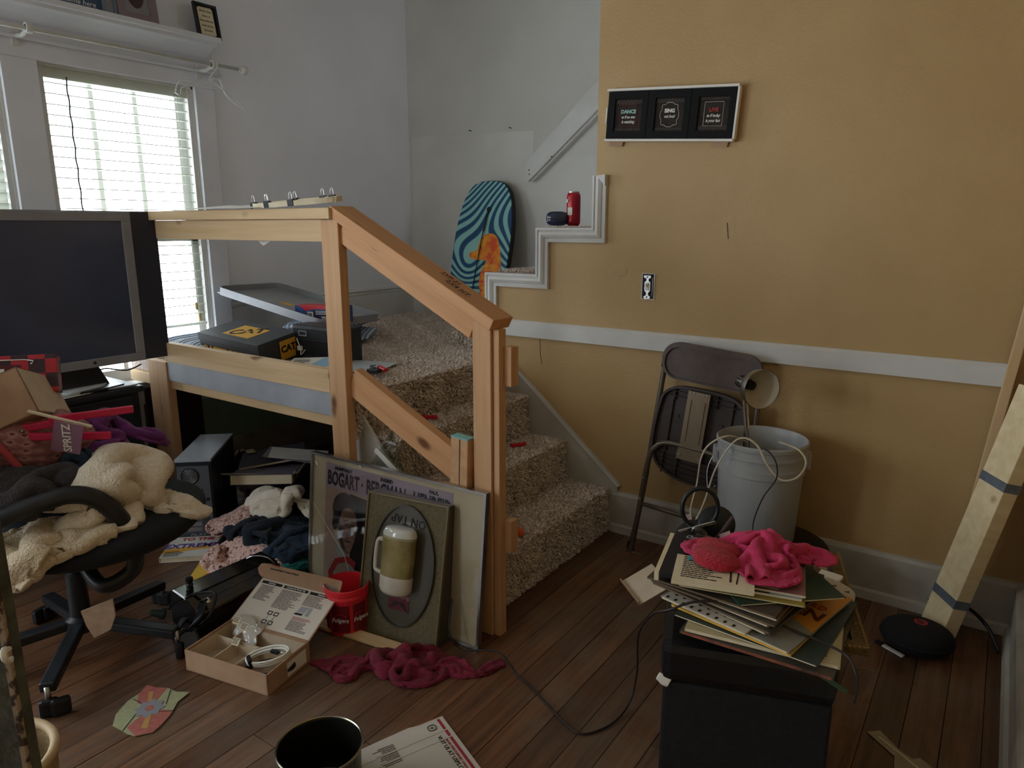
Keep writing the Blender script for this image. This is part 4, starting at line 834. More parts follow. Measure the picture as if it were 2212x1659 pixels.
sf = mat('seat_fabric', '15171b', '1b1e23', rough=.95, scale=60, bump=.25, bscale=260)
bmob('seat', bm, sf, ch, smooth=True, loc=(.09, .06, .46), rot=(0, 0, R(68)))
arm = [(-2.30, .42, .47), (-2.16, .57, .56), (-2.09, .69, .615), (-2.054, .76, .634), (-2.034, .812, .640), (-2.012, .865, .617), (-1.992, .915, .545), (-1.984, .94, .452), (-1.99, .93, .38), (-2.02, .86, .35), (-2.12, .86, .385)]
tube('armrest', [(x_ + 2.30, y_ - .90, z_ - .01) for x_, y_, z_ in arm], .021, M['black'], ch, sm=6, seg=12, flat=1.25)
tube('armrest', [(x_ + 2.30 - .42, y_ - .90 + .18, z_ - .04) for x_, y_, z_ in arm], .021, M['black'], ch, sm=6, seg=12, flat=1.25)
bk = [(-.30, .08), (-.31, .30)]
bm = bmesh.new(); addbox(bm, (0, 0, 0), (.42, .06, .44), None, .028); 
for v in bm.verts: v.co.y += .5 * v.co.x ** 2
bmob('backrest', bm, sf, ch, smooth=False, loc=(-.15, -.33, .78), rot=(R(8), 0, R(-22)))
beam('back_bar', (-.04, -.08, .39), (-.13, -.31, .66), .05, .016, M['black'], ch, .004)

sc_ = thing('beige_cloth_scrap', 'small beige cloth hanging from the base of the office chair', 'cloth', (-2.08, .86, .20))
prism('cloth', [(-.05, .04), (.06, .09), (.055, .03), (.03, -.02), (-.03, -.055), (-.045, -.01)], .004, mat('beige_scrap', 'a58a72', '94785f', rough=.95, scale=30), sc_, axis='y', rot=(R(8), 0, R(30)))
# clothes on the chair (ellipsoid bodies carry the cloth)
CX, CY_ = -2.30, .90
seat_e = (np.array([CX + .09, CY_ + .06, .455]), np.array([.31, .31, .075]))
def fabmat(name, c1, c2, scale=40, bump=.5, bs=200, sheen=.3): return mat(name, c1, c2, rough=.95, scale=scale, bump=bump, bscale=bs, sheen=sheen)
def drape(name, label, cat, cx, cy, z0, w_, h_, fx, fy, ang, seed, m_, th, ell, conf=None, hg=.12, floor=.003, steps=90, fric=.6, n=44, part='fabric', bend=.9, wr=None, sq=.62, gk=.8, mom=.35, zmax=None, lam=.18):
    """garment: flat sheet pushed together so that it buckles into folds, then fitted to its footprint"""
    t = thing(name, label, cat, (cx, cy, z0 - .1 if floor > .1 else floor)); cx, cy, rx, ry, an = conf
    W_, H_ = 2 * rx / sq, 2 * ry / sq
    G = cloth(n, n, W_, H_, flat(cx, cy, z0 - .06, W_, H_, an, seed, lam=lam), ell=ell, floor=floor, steps=steps, iters=11, fric=fric, seed=seed, bend=bend, squeeze=(cx, cy, an, sq, sq), gk=gk, mom=mom)
    ca, sa = math.cos(R(an)), math.sin(R(an)); X = G[:, :, 0] - cx; Y = G[:, :, 1] - cy; a_ = X * ca + Y * sa; b_ = -X * sa + Y * ca
    a_ = a_ - (a_.max() + a_.min()) / 2; b_ = b_ - (b_.max() + b_.min()) / 2; a_ *= rx / np.abs(a_).max(); b_ *= ry / np.abs(b_).max()
    G[:, :, 0] = cx + a_ * ca - b_ * sa; G[:, :, 1] = cy + a_ * sa + b_ * ca
    if zmax: k = np.clip(G[:, :, 2] - floor, 0, None); G[:, :, 2] = floor + k * min(1, (zmax - floor) / max(k.max(), 1e-3))
    clothob(part, G - np.array(t.location), m_, t, th); return t
heap = (np.array([-2.28, 1.0, .49]), np.array([.24, .24, .14]))
drape('fleece_robe', 'cream fleece robe draped over the seat of the office chair', 'robe', -2.17, 1.00, .68, .78, .74, .52, .46, 30, 11, fabmat('cream_fleece', 'e8dcc8', 'dccfb8', 90, .9, 150), .018, (seat_e, heap), hg=.10, floor=.46, fric=.7, conf=(-2.17, .99, .28, .23, 50), part='fleece', wr=(.034, .085, 10), zmax=0.7)
drape('fleece_bundle', 'folded end of cream fleece hanging below the armrest at the left edge', 'fleece', -2.08, .70, .60, .46, .36, .26, .20, 60, 5, fabmat('dull_fleece', 'd9c8ac', 'c9b698', 90, .9, 150), .016, (seat_e,), floor=.40, conf=(-2.08, .72, .20, .11, 68), part='fleece', n=36, zmax=0.56)
heap2 = (np.array([-2.42, 1.01, .54]), np.array([.24, .22, .15]))
drape('purple_garment', 'purple velour garment lying on the cream fleece', 'garment', -2.42, 1.04, .80, .72, .56, .44, .30, 75, 8, fabmat('purple_velour', '6e2c70', '5a2460', 30, .3, 200, .5), .005, (heap2, (seat_e[0] + np.array([0, 0, .05]), seat_e[1])), floor=.50, conf=(-2.41, 1.04, .24, .16, 65), part='velour', n=44, wr=(.026, .05, 40), zmax=0.8)
drape('denim_jeans', 'dark blue denim jeans tucked under the patterned bag', 'jeans', -2.22, .93, .78, .40, .34, .24, .18, 60, 15, fabmat('dark_denim', '2c3f54', '223244', 50, .5, 300), .006, (heap2, (seat_e[0] + np.array([0, 0, .06]), seat_e[1])), floor=.50, conf=(-2.22, .92, .15, .10, 60), part='denim', n=32, zmax=0.74)
# patterned bag
def knitmat():
    m, nt, p = _new('pink_patterned_knit'); N = nt.nodes; L = nt.links; tc = N.new('ShaderNodeTexCoord'); mp = N.new('ShaderNodeMapping'); mp.inputs['Scale'].default_value = (26, 26, 44); L.new(tc.outputs['Object'], mp.inputs[0])
    v = N.new('ShaderNodeTexVoronoi'); v.distance = 'MANHATTAN'; v.inputs['Randomness'].default_value = .25; v.inputs['Scale'].default_value = 1; L.new(mp.outputs[0], v.inputs['Vector'])
    c = N.new('ShaderNodeValToRGB'); e = c.color_ramp.elements; e[0].position = .28; e[0].color = srgb('6b3b40'); e[1].position = .40; e[1].color = srgb('a88078'); q = e.new(.8); q.color = srgb('8c5a5c')
    L.new(v.outputs['Distance'], c.inputs[0]); L.new(c.outputs[0], p.inputs['Base Color']); p.inputs['Roughness'].default_value = 1
    b = N.new('ShaderNodeBump'); b.inputs['Strength'].default_value = .8; b.inputs['Distance'].default_value = .006; L.new(v.outputs['Distance'], b.inputs['Height']); L.new(b.outputs[0], p.inputs['Normal']); return m
kb = thing('patterned_knit_bag', 'rolled dusty pink patterned knit under the cardboard box', 'bag', (-2.42, .84, .72), rot=(R(0), R(12), R(62)))
bm = bmesh.new(); bmesh.ops.create_uvsphere(bm, u_segments=40, v_segments=24, radius=1)
for v in bm.verts:
    x_, y_, z_ = v.co; f = 1 + .06 * math.sin(7 * x_ + 3 * z_) + .03 * math.sin(14 * x_); v.co = (x_ * .20 * f, y_ * .15 * f, math.copysign(abs(z_) ** .8, z_) * .105 * f)
bmob('knit', bm, knitmat(), kb, smooth=True)
tube('coral_edge', [(-.10, -.12, .04), (-.03, -.155, .02), (.02, -.16, -.03), (.05, -.155, -.07)], .011, mat('coral_trim', 'a8434a', rough=.9), kb, sm=5)
drape('dark_jacket', 'dark grey fleece jacket bunched at the left of the office chair', 'jacket', -2.22, .76, .74, .50, .44, .30, .24, 60, 21, fabmat('charcoal_fleece', '3a3536', '2c2829', 80, .8, 160), .01, ((np.array([-2.30, .74, .50]), np.array([.18, .18, .16])),), floor=.46, conf=(-2.22, .76, .17, .13, 60), part='fleece', n=34, zmax=0.76)
def H(p, L_, m_=M['pinkplastic']): return beam('bar', p, L_, .016, .022, m_, hg, .004)
hg = thing('plastic_hangers', 'pair of bright pink plastic clip bars with a printed tag on the clothes heap', 'hanger', (-2.17, .84, .755))
H((-.16, -.075, .0), (.035, .145, -.015)); H((-.08, .03, .04), (.015, .23, .045)); H((-.13, -.03, .02), (-.07, .05, .03))
for a in (-.10, -.02): tube('rivet', [(a, a * .9 + .06, .015), (a + .004, a * .9 + .052, .021)], .004, M['steel'], hg, seg=8)
tgm = mat('lilac_tag', '8d6a80', rough=.4)
tgf = thing('tag', None, None); tgf.parent = hg; tgf.matrix_local = frame((.02, .005, .06), (.062, .075, -.03), (-.06, -.02, -.10))
lohi('card', (0, 0, 0), (.075, .10, .002), tgm, tgf); 
text('SPRITZ', .030, M['wh_ink'], tgf, loc=(.038, .05, -.0008), rot=(0, R(180), R(80)), bold=.02, name='tag_lettering')
beam('cream_stick', (-.05, -.03, .085), (.06, .085, .03), .012, .006, M['cream'], hg, .001)
# cardboard box + red box on top
kb2 = thing('cardboard_carton', 'open brown cardboard box balanced on the clothes heap at the left edge', 'box', mtx=frame((-2.25, .851, .824), (-.226, .181, -.089), (-.065, -.019, .127)))
for n_, lo, hi in (('box_side', (0, 0, -.005), (.30, .146, 0)), ('box_side', (0, 0, -.22), (.30, .146, -.215)), ('box_side', (0, 0, -.22), (.005, .146, 0)), ('box_side', (.295, 0, -.22), (.30, .146, 0)), ('box_bottom', (0, 0, -.22), (.30, .005, 0)), ('top_flap', (0, .141, -.10), (.30, .146, 0)), ('top_flap', (0, .141, -.22), (.30, .146, -.12))): lohi(n_, lo, hi, M['card'], kb2, bev=.0015)
lohi('paper_liner', (.004, .004, 0), (.298, .142, .0012), M['cardin'], kb2); lohi('print_strip', (.255, .06, .0012), (.265, .13, .0018), M['greyboard'], kb2)
rb = thing('red_gift_box', 'red and black plaid box with white capital lettering behind the cardboard box', 'box', mtx=frame((-2.62, .70, .84), (.26, .45, -.01), (-.06, .02, .20)))
def plaid():
    m, nt, p = _new('red_plaid_print'); N = nt.nodes; L = nt.links; tc = N.new('ShaderNodeTexCoord'); mp = N.new('ShaderNodeMapping'); mp.inputs['Scale'].default_value = (22, 22, 22); L.new(tc.outputs['Object'], mp.inputs[0])
    c = N.new('ShaderNodeTexChecker'); c.inputs['Scale'].default_value = 1; c.inputs['Color1'].default_value = srgb('b42436'); c.inputs['Color2'].default_value = srgb('3a2230'); L.new(mp.outputs[0], c.inputs[0]); L.new(c.outputs[0], p.inputs['Base Color']); p.inputs['Roughness'].default_value = .5; return m
lohi('box_body', (0, 0, -.08), (.335, .12, 0), plaid(), rb, bev=.002); lohi('dark_band', (0, .015, 0), (.24, .09, .001), mat('dark_red_print', '5b1c28', rough=.5), rb)
text('FISH', .07, M['wh_ink'], rb, loc=(.165, .05, .0018), bold=.03); tube('rounded_outline', [(0, .105, .002), (.25, .105, .002), (.265, .09, .002)], .002, M['wh_ink'], rb, sm=3, seg=4)
# ---------------------------------------------------------------- under the landing
bn = thing('storage_tub', 'clear plastic tub of folders and papers under the landing', 'tub', (-2.82, 2.0, 0), rot=(0, 0, R(38)))
bm = bmesh.new()
for s in ((0, -.17, .36, .006), (0, .17, .36, .006), (-.18, 0, .006, .34), (.18, 0, .006, .34)): addbox(bm, (s[0], s[1], .12), (s[2], s[3], .24))
addbox(bm, (0, 0, .004), (.36, .34, .008)); bmob('tub_wall', bm, glass('smoky_plastic', (.55, .56, .6), .12, .1), bn)
rim = [(p_[0] + .004 * math.sin(i * 2.1), p_[1], .24 + .006 * math.sin(i * 1.7)) for i, p_ in enumerate(rrect(-.19, -.18, .19, .18, .03, 6))]
tube('crinkled_rim', rim, .006, mat('crinkled_foil_edge', '8c8578', rough=.25, spec=.8), bn, closed=True, seg=6)
def booky(name, label, cat, x, y, z, sx, sy, sz, rz, cm, rx=0, ry=0, grp=None, pg=True, spine=True):
    t = thing(name, label, cat, (x, y, z), rot=(R(rx), R(ry), R(rz)), group=grp)
    lohi('back_cover', (-sx / 2, -sy / 2, 0), (sx / 2, sy / 2, .0015), cm, t); lohi('page_block', (-sx / 2 + .002, -sy / 2 + .003, .0015), (sx / 2 - .003, sy / 2 - .003, sz - .0015), M['cream'], t)
    lohi('front_cover', (-sx / 2, -sy / 2, sz - .0015), (sx / 2, sy / 2, sz), cm, t)
    if spine: lohi('spine', (-sx / 2 - .001, -sy / 2, 0), (-sx / 2 + .0005, sy / 2, sz), cm, t)
    return t
dull = lambda k, c: mat(k, c, rough=.5, scale=8)
booky('binder', 'grey ring binder with a rounded spine inside the clear tub under the landing', 'binder', -2.73, 1.93, .19, .20, .28, .045, -52, dull('grey_binder', '7a7480'), ry=-6)
booky('folder', 'dark folder sheaf lying across the ring binder in the clear tub', 'folder', -2.84, 2.05, .245, .24, .30, .012, -40, dull('dark_folder', '4a474e'), rx=6)
pf = thing('paper_fan', 'pale papers fanned out on the clear tub under the landing', 'papers', (-2.70, 2.06, .275), rot=(R(8), R(8), R(38)))
for k in range(4): lohi('loose_sheet', (-.13 + k * .008, -.05, k * .003), (.14 + k * .006, .06, k * .003 + .0012), dull('grey_paper', '8d8790') if k < 3 else M['paper'], pf).rotation_euler = (0, 0, R(k * 3 - 4))
fo = thing('foil_scrap', 'scrap of pale yellow foil wrapper at the left rim of the clear tub', 'wrapper', (-2.99, 2.02, .255))
G = cloth(10, 8, .06, .04, crumple(0, 0, .01, .04, .03, 10, hgt=.02, seed=2), steps=10); clothob('foil', G, mat('yellow_foil', 'd9cf98', rough=.3), fo, .001)
bs = thing('plastic_sheet', 'dull blue grey plastic sheet slumped behind the framed film poster', 'sheet', (-2.36, 1.98, 0))
G = cloth(34, 34, .56, .52, crumple(0, 0, .30, .40, .32, 30, hgt=.1, seed=31), ell=((np.array([.03, .05, .05]), np.array([.18, .16, .18])),), floor=.004, steps=80, seed=31, conf=(0, .02, .23, .18, 30))
clothob('film', G, mat('blue_grey_film', '5f6b7b', '4c5868', rough=.25, scale=6, spec=.7), bs, .002)
db = thing('dark_cabinet', 'black open cabinet standing under the stairs behind the middle post', 'cabinet', (-2.40, 2.45, 0))
for lo, hi in (((-.22, -.15, 0), (-.20, .15, .60)), ((.20, -.15, 0), (.22, .15, .60)), ((-.20, -.15, .58), (.20, .15, .60)), ((-.20, .13, 0), (.20, .15, .58)), ((-.20, -.15, 0), (.20, .13, .02)), ((-.20, -.15, .30), (.20, .13, .315))): lohi('panel', lo, hi, dull('black_board', '1a1c20'), db)
# clothes pile
def E_(x, y, z, a, b_, c): return (np.array([x, y, z]), np.array([a, b_, c]))
navyj = fabmat('navy_jersey', '1f2836', '181f2b', 30, .3, 200); teal = fabmat('teal_cotton', '2a7f7c', '1f6a6a', 30, .3, 200)
drape('teal_shirt', 'teal cotton shirt showing beneath the dark clothes beside the film poster', 'shirt', -2.22, 1.68, .16, .44, .40, .26, .22, 30, 41, teal, .004, (E_(-2.24, 1.72, 0, .10, .08, .06),), conf=(-2.22, 1.69, .15, .11, 40), zmax=0.09)
drape('dark_jeans', 'dark blue denim in the pile beside the film poster', 'jeans', -2.28, 1.72, .24, .46, .40, .26, .22, 60, 42, fabmat('blue_denim', '27394c', '1c2b3c', 60, .5, 300), .006, (E_(-2.28, 1.74, 0, .13, .12, .12),), conf=(-2.27, 1.71, .15, .13, 40), zmax=0.16)
drape('navy_sweatshirt', 'near black navy sweatshirt in the middle of the floor pile', 'sweatshirt', -2.40, 1.72, .28, .60, .52, .36, .26, 40, 43, navyj, .007, (E_(-2.42, 1.76, 0, .18, .14, .13),), conf=(-2.40, 1.72, .22, .16, 40), zmax=0.22)
crm = mat('pink_crochet', '6e4c48', 'e3beb4', rough=1, scale=85, bump=1, bscale=85, lo=.36, hi=.46)
drape('pink_crochet_top', 'dusty pink crocheted top at the front of the floor pile', 'top', -2.40, 1.58, .14, .60, .44, .38, .22, 35, 44, crm, .008, (E_(-2.40, 1.60, 0, .14, .09, .10),), conf=(-2.37, 1.545, .20, .115, 42), hg=.10, zmax=0.17)
drape('pink_knit_sleeve', 'dusty pink knitted sleeve draped up the left side of the floor pile', 'sleeve', -2.58, 1.70, .26, .40, .28, .26, .14, 75, 47, mat('pink_knit', 'a8807a', 'e0beb6', rough=1, scale=110, bump=1, bscale=110, lo=.4, hi=.5), .008, (E_(-2.54, 1.76, 0, .13, .13, .16),), conf=(-2.58, 1.70, .16, .09, 60), n=36, hg=.08, zmax=0.24)
drape('cream_shawl', 'off white twisted shawl draped on top of the floor pile', 'shawl', -2.42, 1.82, .36, .66, .44, .42, .16, 12, 45, fabmat('off_white_jersey', 'ece4d6', 'ded4c4', 30, .3, 180), .007, (E_(-2.42, 1.83, 0, .20, .12, .20),), conf=(-2.42, 1.81, .25, .11, 10), hg=.14, wr=(.030, .05, 0), zmax=0.32)
drape('blue_white_shirt', 'white and royal blue shirt pushed behind the film poster', 'shirt', -2.16, 1.86, .22, .38, .32, .22, .16, 0, 46, fabmat('white_blue_jersey', 'c8ccd8', '2c3f78', 9, .3, 180), .005, (E_(-2.18, 1.88, 0, .11, .09, .14),), conf=(-2.17, 1.86, .13, .09, 0), zmax=0.2)
# ---------------------------------------------------------------- books on the floor
def textbook(x, y, rz): pass
b1 = booky('paperback_book', 'white paperback of records with purple and red capitals by the computer', 'book', -2.72, 1.52, .002, .20, .27, .022, 0, dull('white_cover', 'dcdcd6'))
b1.matrix_world = frame((-2.725, 1.54, .001), (.17, .16, 0), (-.16, .17, 0))
dkf = dull('record_print', '3a3a3e'); lohi('dark_panel', (-.10, .06, .022), (.10, .135, .0226), dkf, b1)
for pts, c in (([(-.10, -.10), (.10, -.06), (.10, -.02), (-.10, -.06)], 'yellow_ink'), ([(-.10, -.135), (.03, -.135), (-.02, -.09), (-.10, -.11)], 'clearwhite')): prism('printed_shape', pts, .0005, M[c], b1, base=.022)
text('EXTREME', .055, mat('purple_ink', '4c3a94', rough=.5), b1, loc=(0, -.035, .0228), bold=.03, sx=.95, rot=(0, 0, 0)); text('TO THE', .038, M['redplastic'], b1, loc=(.01, .03, .0228), bold=.03); text('LEGENDS', .03, M['greyboard'], b1, loc=(0, .105, .0232), bold=.02); text('PLAY', .03, M['greyboard'], b1, loc=(.0, .075, .0232), bold=.02)
lines('fine_print', fineprint(-.09, -.01, -.085, -.13, .008, 4), M['ink'], b1, z=.0232)
yb = booky('childrens_book', 'yellow children\'s picture book with a drawn bird under the pink crochet', 'book', -2.41, 1.53, .001, .30, .24, .016, 0, dull('yellow_cover', 'e2bd3c'), rx=0)
yb.matrix_world = frame((-2.40, 1.515, .001), (.17, .15, 0), (-.15, .17, 0)); pale = dull('pale_yellow_print', 'd8cf82')
prism('drawn_bird', [(p_.x, p_.y) for p_ in spline([(-.10, .0, 0), (-.06, -.06, 0), (.02, -.075, 0), (.09, -.05, 0), (.11, .02, 0), (.06, .08, 0), (-.02, .09, 0), (-.08, .06, 0)], 4, True)], .0006, pale, yb, base=.016)
prism('drawn_foot', [(-.11, -.07), (-.08, -.05), (-.06, -.085), (-.07, -.06), (-.045, -.055), (-.08, -.04)], .0006, M['orangepl'], yb, base=.0164); prism('grey_patch', [(-.02, .05), (.03, .06), (.04, .10), (.0, .105), (-.02, .08)], .0006, M['greyboard'], yb, base=.0168)
bm = bmesh.new()
for i in range(26): addbox(bm, (-.14 + i * .0112, -.112, .0166), (.004, .008, .0012))
bmob('stitched_edge', bm, M['brownpaint'], yb); text('TEN', .022, M['brownpaint'], yb, loc=(.10, -.09, .0167), bold=.02)
# ---------------------------------------------------------------- black tool box lamp thing
tb = thing('black_metal_box', 'gloss black metal appliance with a coiled lead beside the open cardboard box', 'appliance', mtx=frame((-2.08, 1.18, 0), (-.13, -.02, 0), (.16, .33, 0)))
if tb.matrix_world.to_3x3().col[2].z < 0: tb.matrix_world = frame((-2.225, 1.165, 0), (.14, .02, 0), (-.02, .34, 0))
tb.matrix_world = frame((-2.235, 1.155, .0), (.19, .0, 0), (.06, .36, 0))
prism('shell', [(0, .0), (.16, .0), (.175, .035), (.165, .085), (.10, .125), (.02, .135), (.0, .12)], .36, M['blackmetal'], tb, axis='y', bev=.004)
lohi('hinge_strip', (.095, .0, .124), (.10, .36, .129), M['blackmetal'], tb, bev=.001); lohi('front_plate', (.125, .03, .108), (.128, .30, .111), M['steel'], tb)
lathe('chrome_button', [(.011, 0), (.011, .002), (.006, .006), (0, .007)], M['chrome'], tb, loc=(.135, .06, .103), rot=(0, R(35), 0), seg=16)
lathe('black_knob', [(.012, 0), (.01, .008), (.013, .014), (.008, .02), (.013, .028), (.012, .04), (0, .044)], M['black'], tb, loc=(.055, .045, .13), seg=12)
tube('wire_handle', [(.01, .28, .12), (.05, .30, .145), (.10, .33, .14), (.12, .35, .10)], .003, M['chrome'], tb, sm=4)
cl = thing('coiled_power_lead', 'coiled black power lead with a round plug in front of the black metal box', 'cable', (-2.10, 1.13, 0))
for k in range(4): tube('coil', [(.055 * math.cos(a * .42) * (1 + .08 * k), .035 * math.sin(a * .42) + .006 * k, .05 + .05 * math.sin(a * .42 + .8) + .006 * k) for a in range(15)], .0045, M['black'], cl, closed=True, sm=2, seg=8)
tube('lead', [(.05, .02, .06), (.08, .04, .10), (.04, .09, .14), (-.03, .06, .13), (-.07, .0, .11), (-.06, -.02, .10)], .0045, M['black'], cl, sm=5)
lathe('plug', [(.0, 0), (.018, .002), (.02, .012), (.014, .02), (.010, .045), (.005, .05)], mat('dark_green_plug', '2c3b36', rough=.25), cl, loc=(-.07, -.03, .085), rot=(R(60), R(-30), 0)); lathe('black_socket', [(.0, 0), (.03, .0), (.032, .05), (.028, .055), (0, .055)], M['blackmetal'], cl, loc=(.06, -.01, .035), rot=(R(70), 0, R(40))); 
lathe('metal_band', [(.0335, .04), (.034, .044), (.0335, .048)], M['chrome'], cl, loc=(.06, -.01, .035), rot=(R(70), 0, R(40)), cap=False)
rs = thing('red_wrapper', 'scrap of red and clear wrapper between the yellow book and the black metal box', 'wrapper', (-2.32, 1.37, .005)); G = cloth(14, 10, .11, .05, crumple(0, 0, .01, .09, .04, 35, hgt=.02, seed=6), steps=20); clothob('film', G, mat('red_film', 'b04038', rough=.25), rs, .0008)
# ---------------------------------------------------------------- mailing carton with cables
ft = mat('white_lid_print', 'ddd6cb', 'd4cdc2', rough=.7)
O = Vector((-1.629, 1.096, 0)); XA = Vector((-1.947, 1.032, 0)) - O; 
cb = thing('open_mailing_carton', 'open brown cardboard carton with printed raised lid and divided tray on the floor', 'box', mtx=frame(Vector((-1.947, 1.032, 0)), -XA, (-.09, .20, 0)))
Wc, Dc, Hc = XA.length, .19, .07
for n_, lo, hi in (('tray_floor', (0, 0, 0), (Wc, Dc, .004)), ('tray_side', (0, 0, 0), (Wc, .005, Hc)), ('tray_side', (0, Dc - .005, 0), (Wc, Dc, Hc)), ('tray_side', (0, 0, 0), (.005, Dc, Hc)), ('tray_side', (Wc - .005, 0, 0), (Wc, Dc, Hc))): lohi(n_, lo, hi, M['card'], cb, bev=.001)
for n_, lo, hi in (('tray_liner', (.006, .006, .004), (Wc - .006, Dc - .006, .007)), ('divider', (.006, Dc * .62, .007), (Wc * .62, Dc * .62 + .004, .055)), ('divider', (Wc * .27, .006, .007), (Wc * .27 + .004, Dc * .62, .05)), ('divider', (Wc * .56, .006, .007), (Wc * .56 + .004, Dc * .62, .055)), ('divider', (Wc * .2, Dc * .62, .007), (Wc * .2 + .004, Dc - .006, .052)), ('liner_side', (.006, Dc - .008, .007), (Wc - .006, Dc - .005, .062)), ('liner_side', (.006, .006, .007), (.009, Dc - .006, .062))): lohi(n_, lo, hi, M['cardin'], cb)
lohi('barcode_label', (Wc, Dc * .45, .01), (Wc + .001, Dc * .9, .056), M['paper'], cb)
lb = thing('lid', None, None); lb.parent = cb; LBM = frame((0, Dc, Hc), (1, 0, 0), (0, .906, .423)); lb.matrix_local = LBM
lh = .175
lohi('lid_panel', (0, 0, -.003), (Wc, lh, 0), M['card'], lb); lohi('printed_sheet', (.004, .002, 0), (Wc - .004, lh - .002, .001), ft, lb)
k_ = .76
for x0, x1, s in ((.01, .10, 'Activate'), (.105, .21, 'Connect & Power Up'), (.215, Wc - .01, 'Activate')):
    prism('banner', [(x0, .205 * k_), (x1 - .004, .205 * k_), (x1, .212 * k_), (x1 - .004, .219 * k_), (x0, .219 * k_), (x0 + .003, .212 * k_)], .0006, M['ink'], lb, base=.001); text(s, .009, M['wh_ink'], lb, loc=((x0 + x1) / 2, .212 * k_, .002), bold=.01)
fp_ = lambda x0, x1, y0, y1, sd_: fineprint(x0, x1, y0 * k_, y1 * k_, .0046, sd_)
for q_, a_ in enumerate(((.02, .085, .195, .12, 5), (.11, .20, .195, .10, 6), (.215, Wc - .02, .198, .145, 7), (.215, Wc - .02, .065, .02, 8))): tag(lines('fine_print', fp_(*a_), M['ink'], lb, z=.0014), kind='stuff')
tag(lines('red_print', fp_(.215, Wc - .02, .085, .07, 9), M['red_ink'], lb, z=.0014), kind='stuff')
for x_, y_ in ((.125, .057), (.15, .057), (.125, .023), (.15, .023)): ringprism('diagram_box', [(x_ - .009, y_ - .007), (x_ + .009, y_ - .007), (x_ + .009, y_ + .007), (x_ - .009, y_ + .007)], [(x_ - .006, y_ - .004), (x_ + .006, y_ - .004), (x_ + .006, y_ + .004), (x_ - .006, y_ + .004)], .0006, M['ink'], lb, base=.001)
for x_ in (.1247, .1502): lohi('diagram_arrow', (x_ - .0006, .031, .001), (x_ + .0006, .049, .0016), M['ink'], lb)
prism('computer_drawing', [(.215, .084), (.245, .084), (.25, .107), (.22, .107)], .0006, M['greyboard'], lb, base=.001); prism('keyboard_drawing', [(.21, .074), (.24, .074), (.244, .081), (.214, .081)], .0006, M['ink'], lb, base=.001); lohi('tower_drawing', (.252, .076, .001), (.266, .108, .0016), M['greyboard'], lb)
lf = thing('tuck_flap', None, None); lf.parent = cb; lf.matrix_local = LBM @ Matrix.Translation((0, lh, 0)) @ Euler((R(35), 0, 0)).to_matrix().to_4x4()
prism('flap_panel', rrect(0, -.0, Wc, .05, .008, 3), .003, M['card'], lf, base=-.003); prism('ear', [(-.0, .0), (-.02, .01), (-.032, .028), (-.022, .045), (0, .05)], .003, M['card'], lf, base=-.003)
text('xfinity', .026, M['silverpl'], lf, loc=(Wc - .045, .022, .0008)); text('Universal Digital Transport Adapter', .0085, M['ink'], lf, loc=(.085, .036, .0008)); text('COMCAST', .007, M['red_ink'], lf, loc=(.045, .048, .0008))
def w2(o, x, y, z): return o.matrix_world @ Vector((x, y, z))
bpy.context.view_layer.update()
p_ = w2(cb, Wc * .80, Dc * .45, .05); wc = thing('white_cable_coil', 'coil of white cable tied with black hook and loop in the open carton', 'cable', p_, rot=(R(14), R(-10), R(40)))
for k in range(7): tube('coil', [((.066 - .003 * (k % 3)) * math.cos(a * math.pi / 10), (.030 - .003 * (k % 3)) * math.sin(a * math.pi / 10), .012 + .0055 * (k // 3) + .0006 * k) for a in range(20)], .0034, M['paper'], wc, closed=True, seg=7)
box('black_tie', (-.052, -.012, .022), (.012, .03, .034), M['black'], wc, rot=(0, 0, R(20)), bev=.004); box('connector', (.02, .008, .022), (.03, .012, .01), M['black'], wc, rot=(0, 0, R(-30)), bev=.003); tube('metal_plug', [(.036, .0, .024), (.052, -.008, .026)], .003, M['chrome'], wc)
p_ = w2(cb, Wc * .80, Dc * .42, .024); bc = thing('black_cable_coil', 'coil of black cable with a red plug under the white coil in the carton', 'cable', p_, rot=(R(8), R(-6), R(38)))
for k in range(6): tube('coil', [((.078 - .003 * (k % 3)) * math.cos(a * math.pi / 10), (.034 - .003 * (k % 3)) * math.sin(a * math.pi / 10), .0 + .006 * (k // 3)) for a in range(20)], .0035, M['black'], bc, closed=True, seg=7)
box('red_plug', (-.075, -.02, .0), (.02, .012, .01), M['redplastic'], bc, bev=.002)
p_ = w2(cb, Wc * .28, Dc * .80, .062); fb = thing('clear_printed_bag', 'crumpled clear plastic sleeve with printed warnings in the open carton', 'bag', p_, rot=(R(48), 0, R(10)))
G = cloth(24, 24, .12, .13, crumple(0, 0, .0, .10, .11, 0, hgt=.03, seed=3), floor=-.02, steps=14, seed=3); clothob('film', G, mat('hazy_film', 'b9b0a2', rough=.15, spec=.8), fb, .0008)
for x_, y_ in ((-.02, .03), (.018, .018), (.012, -.03)):
    lohi('print_label', (x_ - .014, y_ - .012, .030), (x_ + .014, y_ + .012, .031), M['cream'], fb); lines('fine_print', fineprint(x_ - .012, x_ + .012, y_ + .008, y_ - .009, .0045, 2), M['ink'], fb, z=.0315)
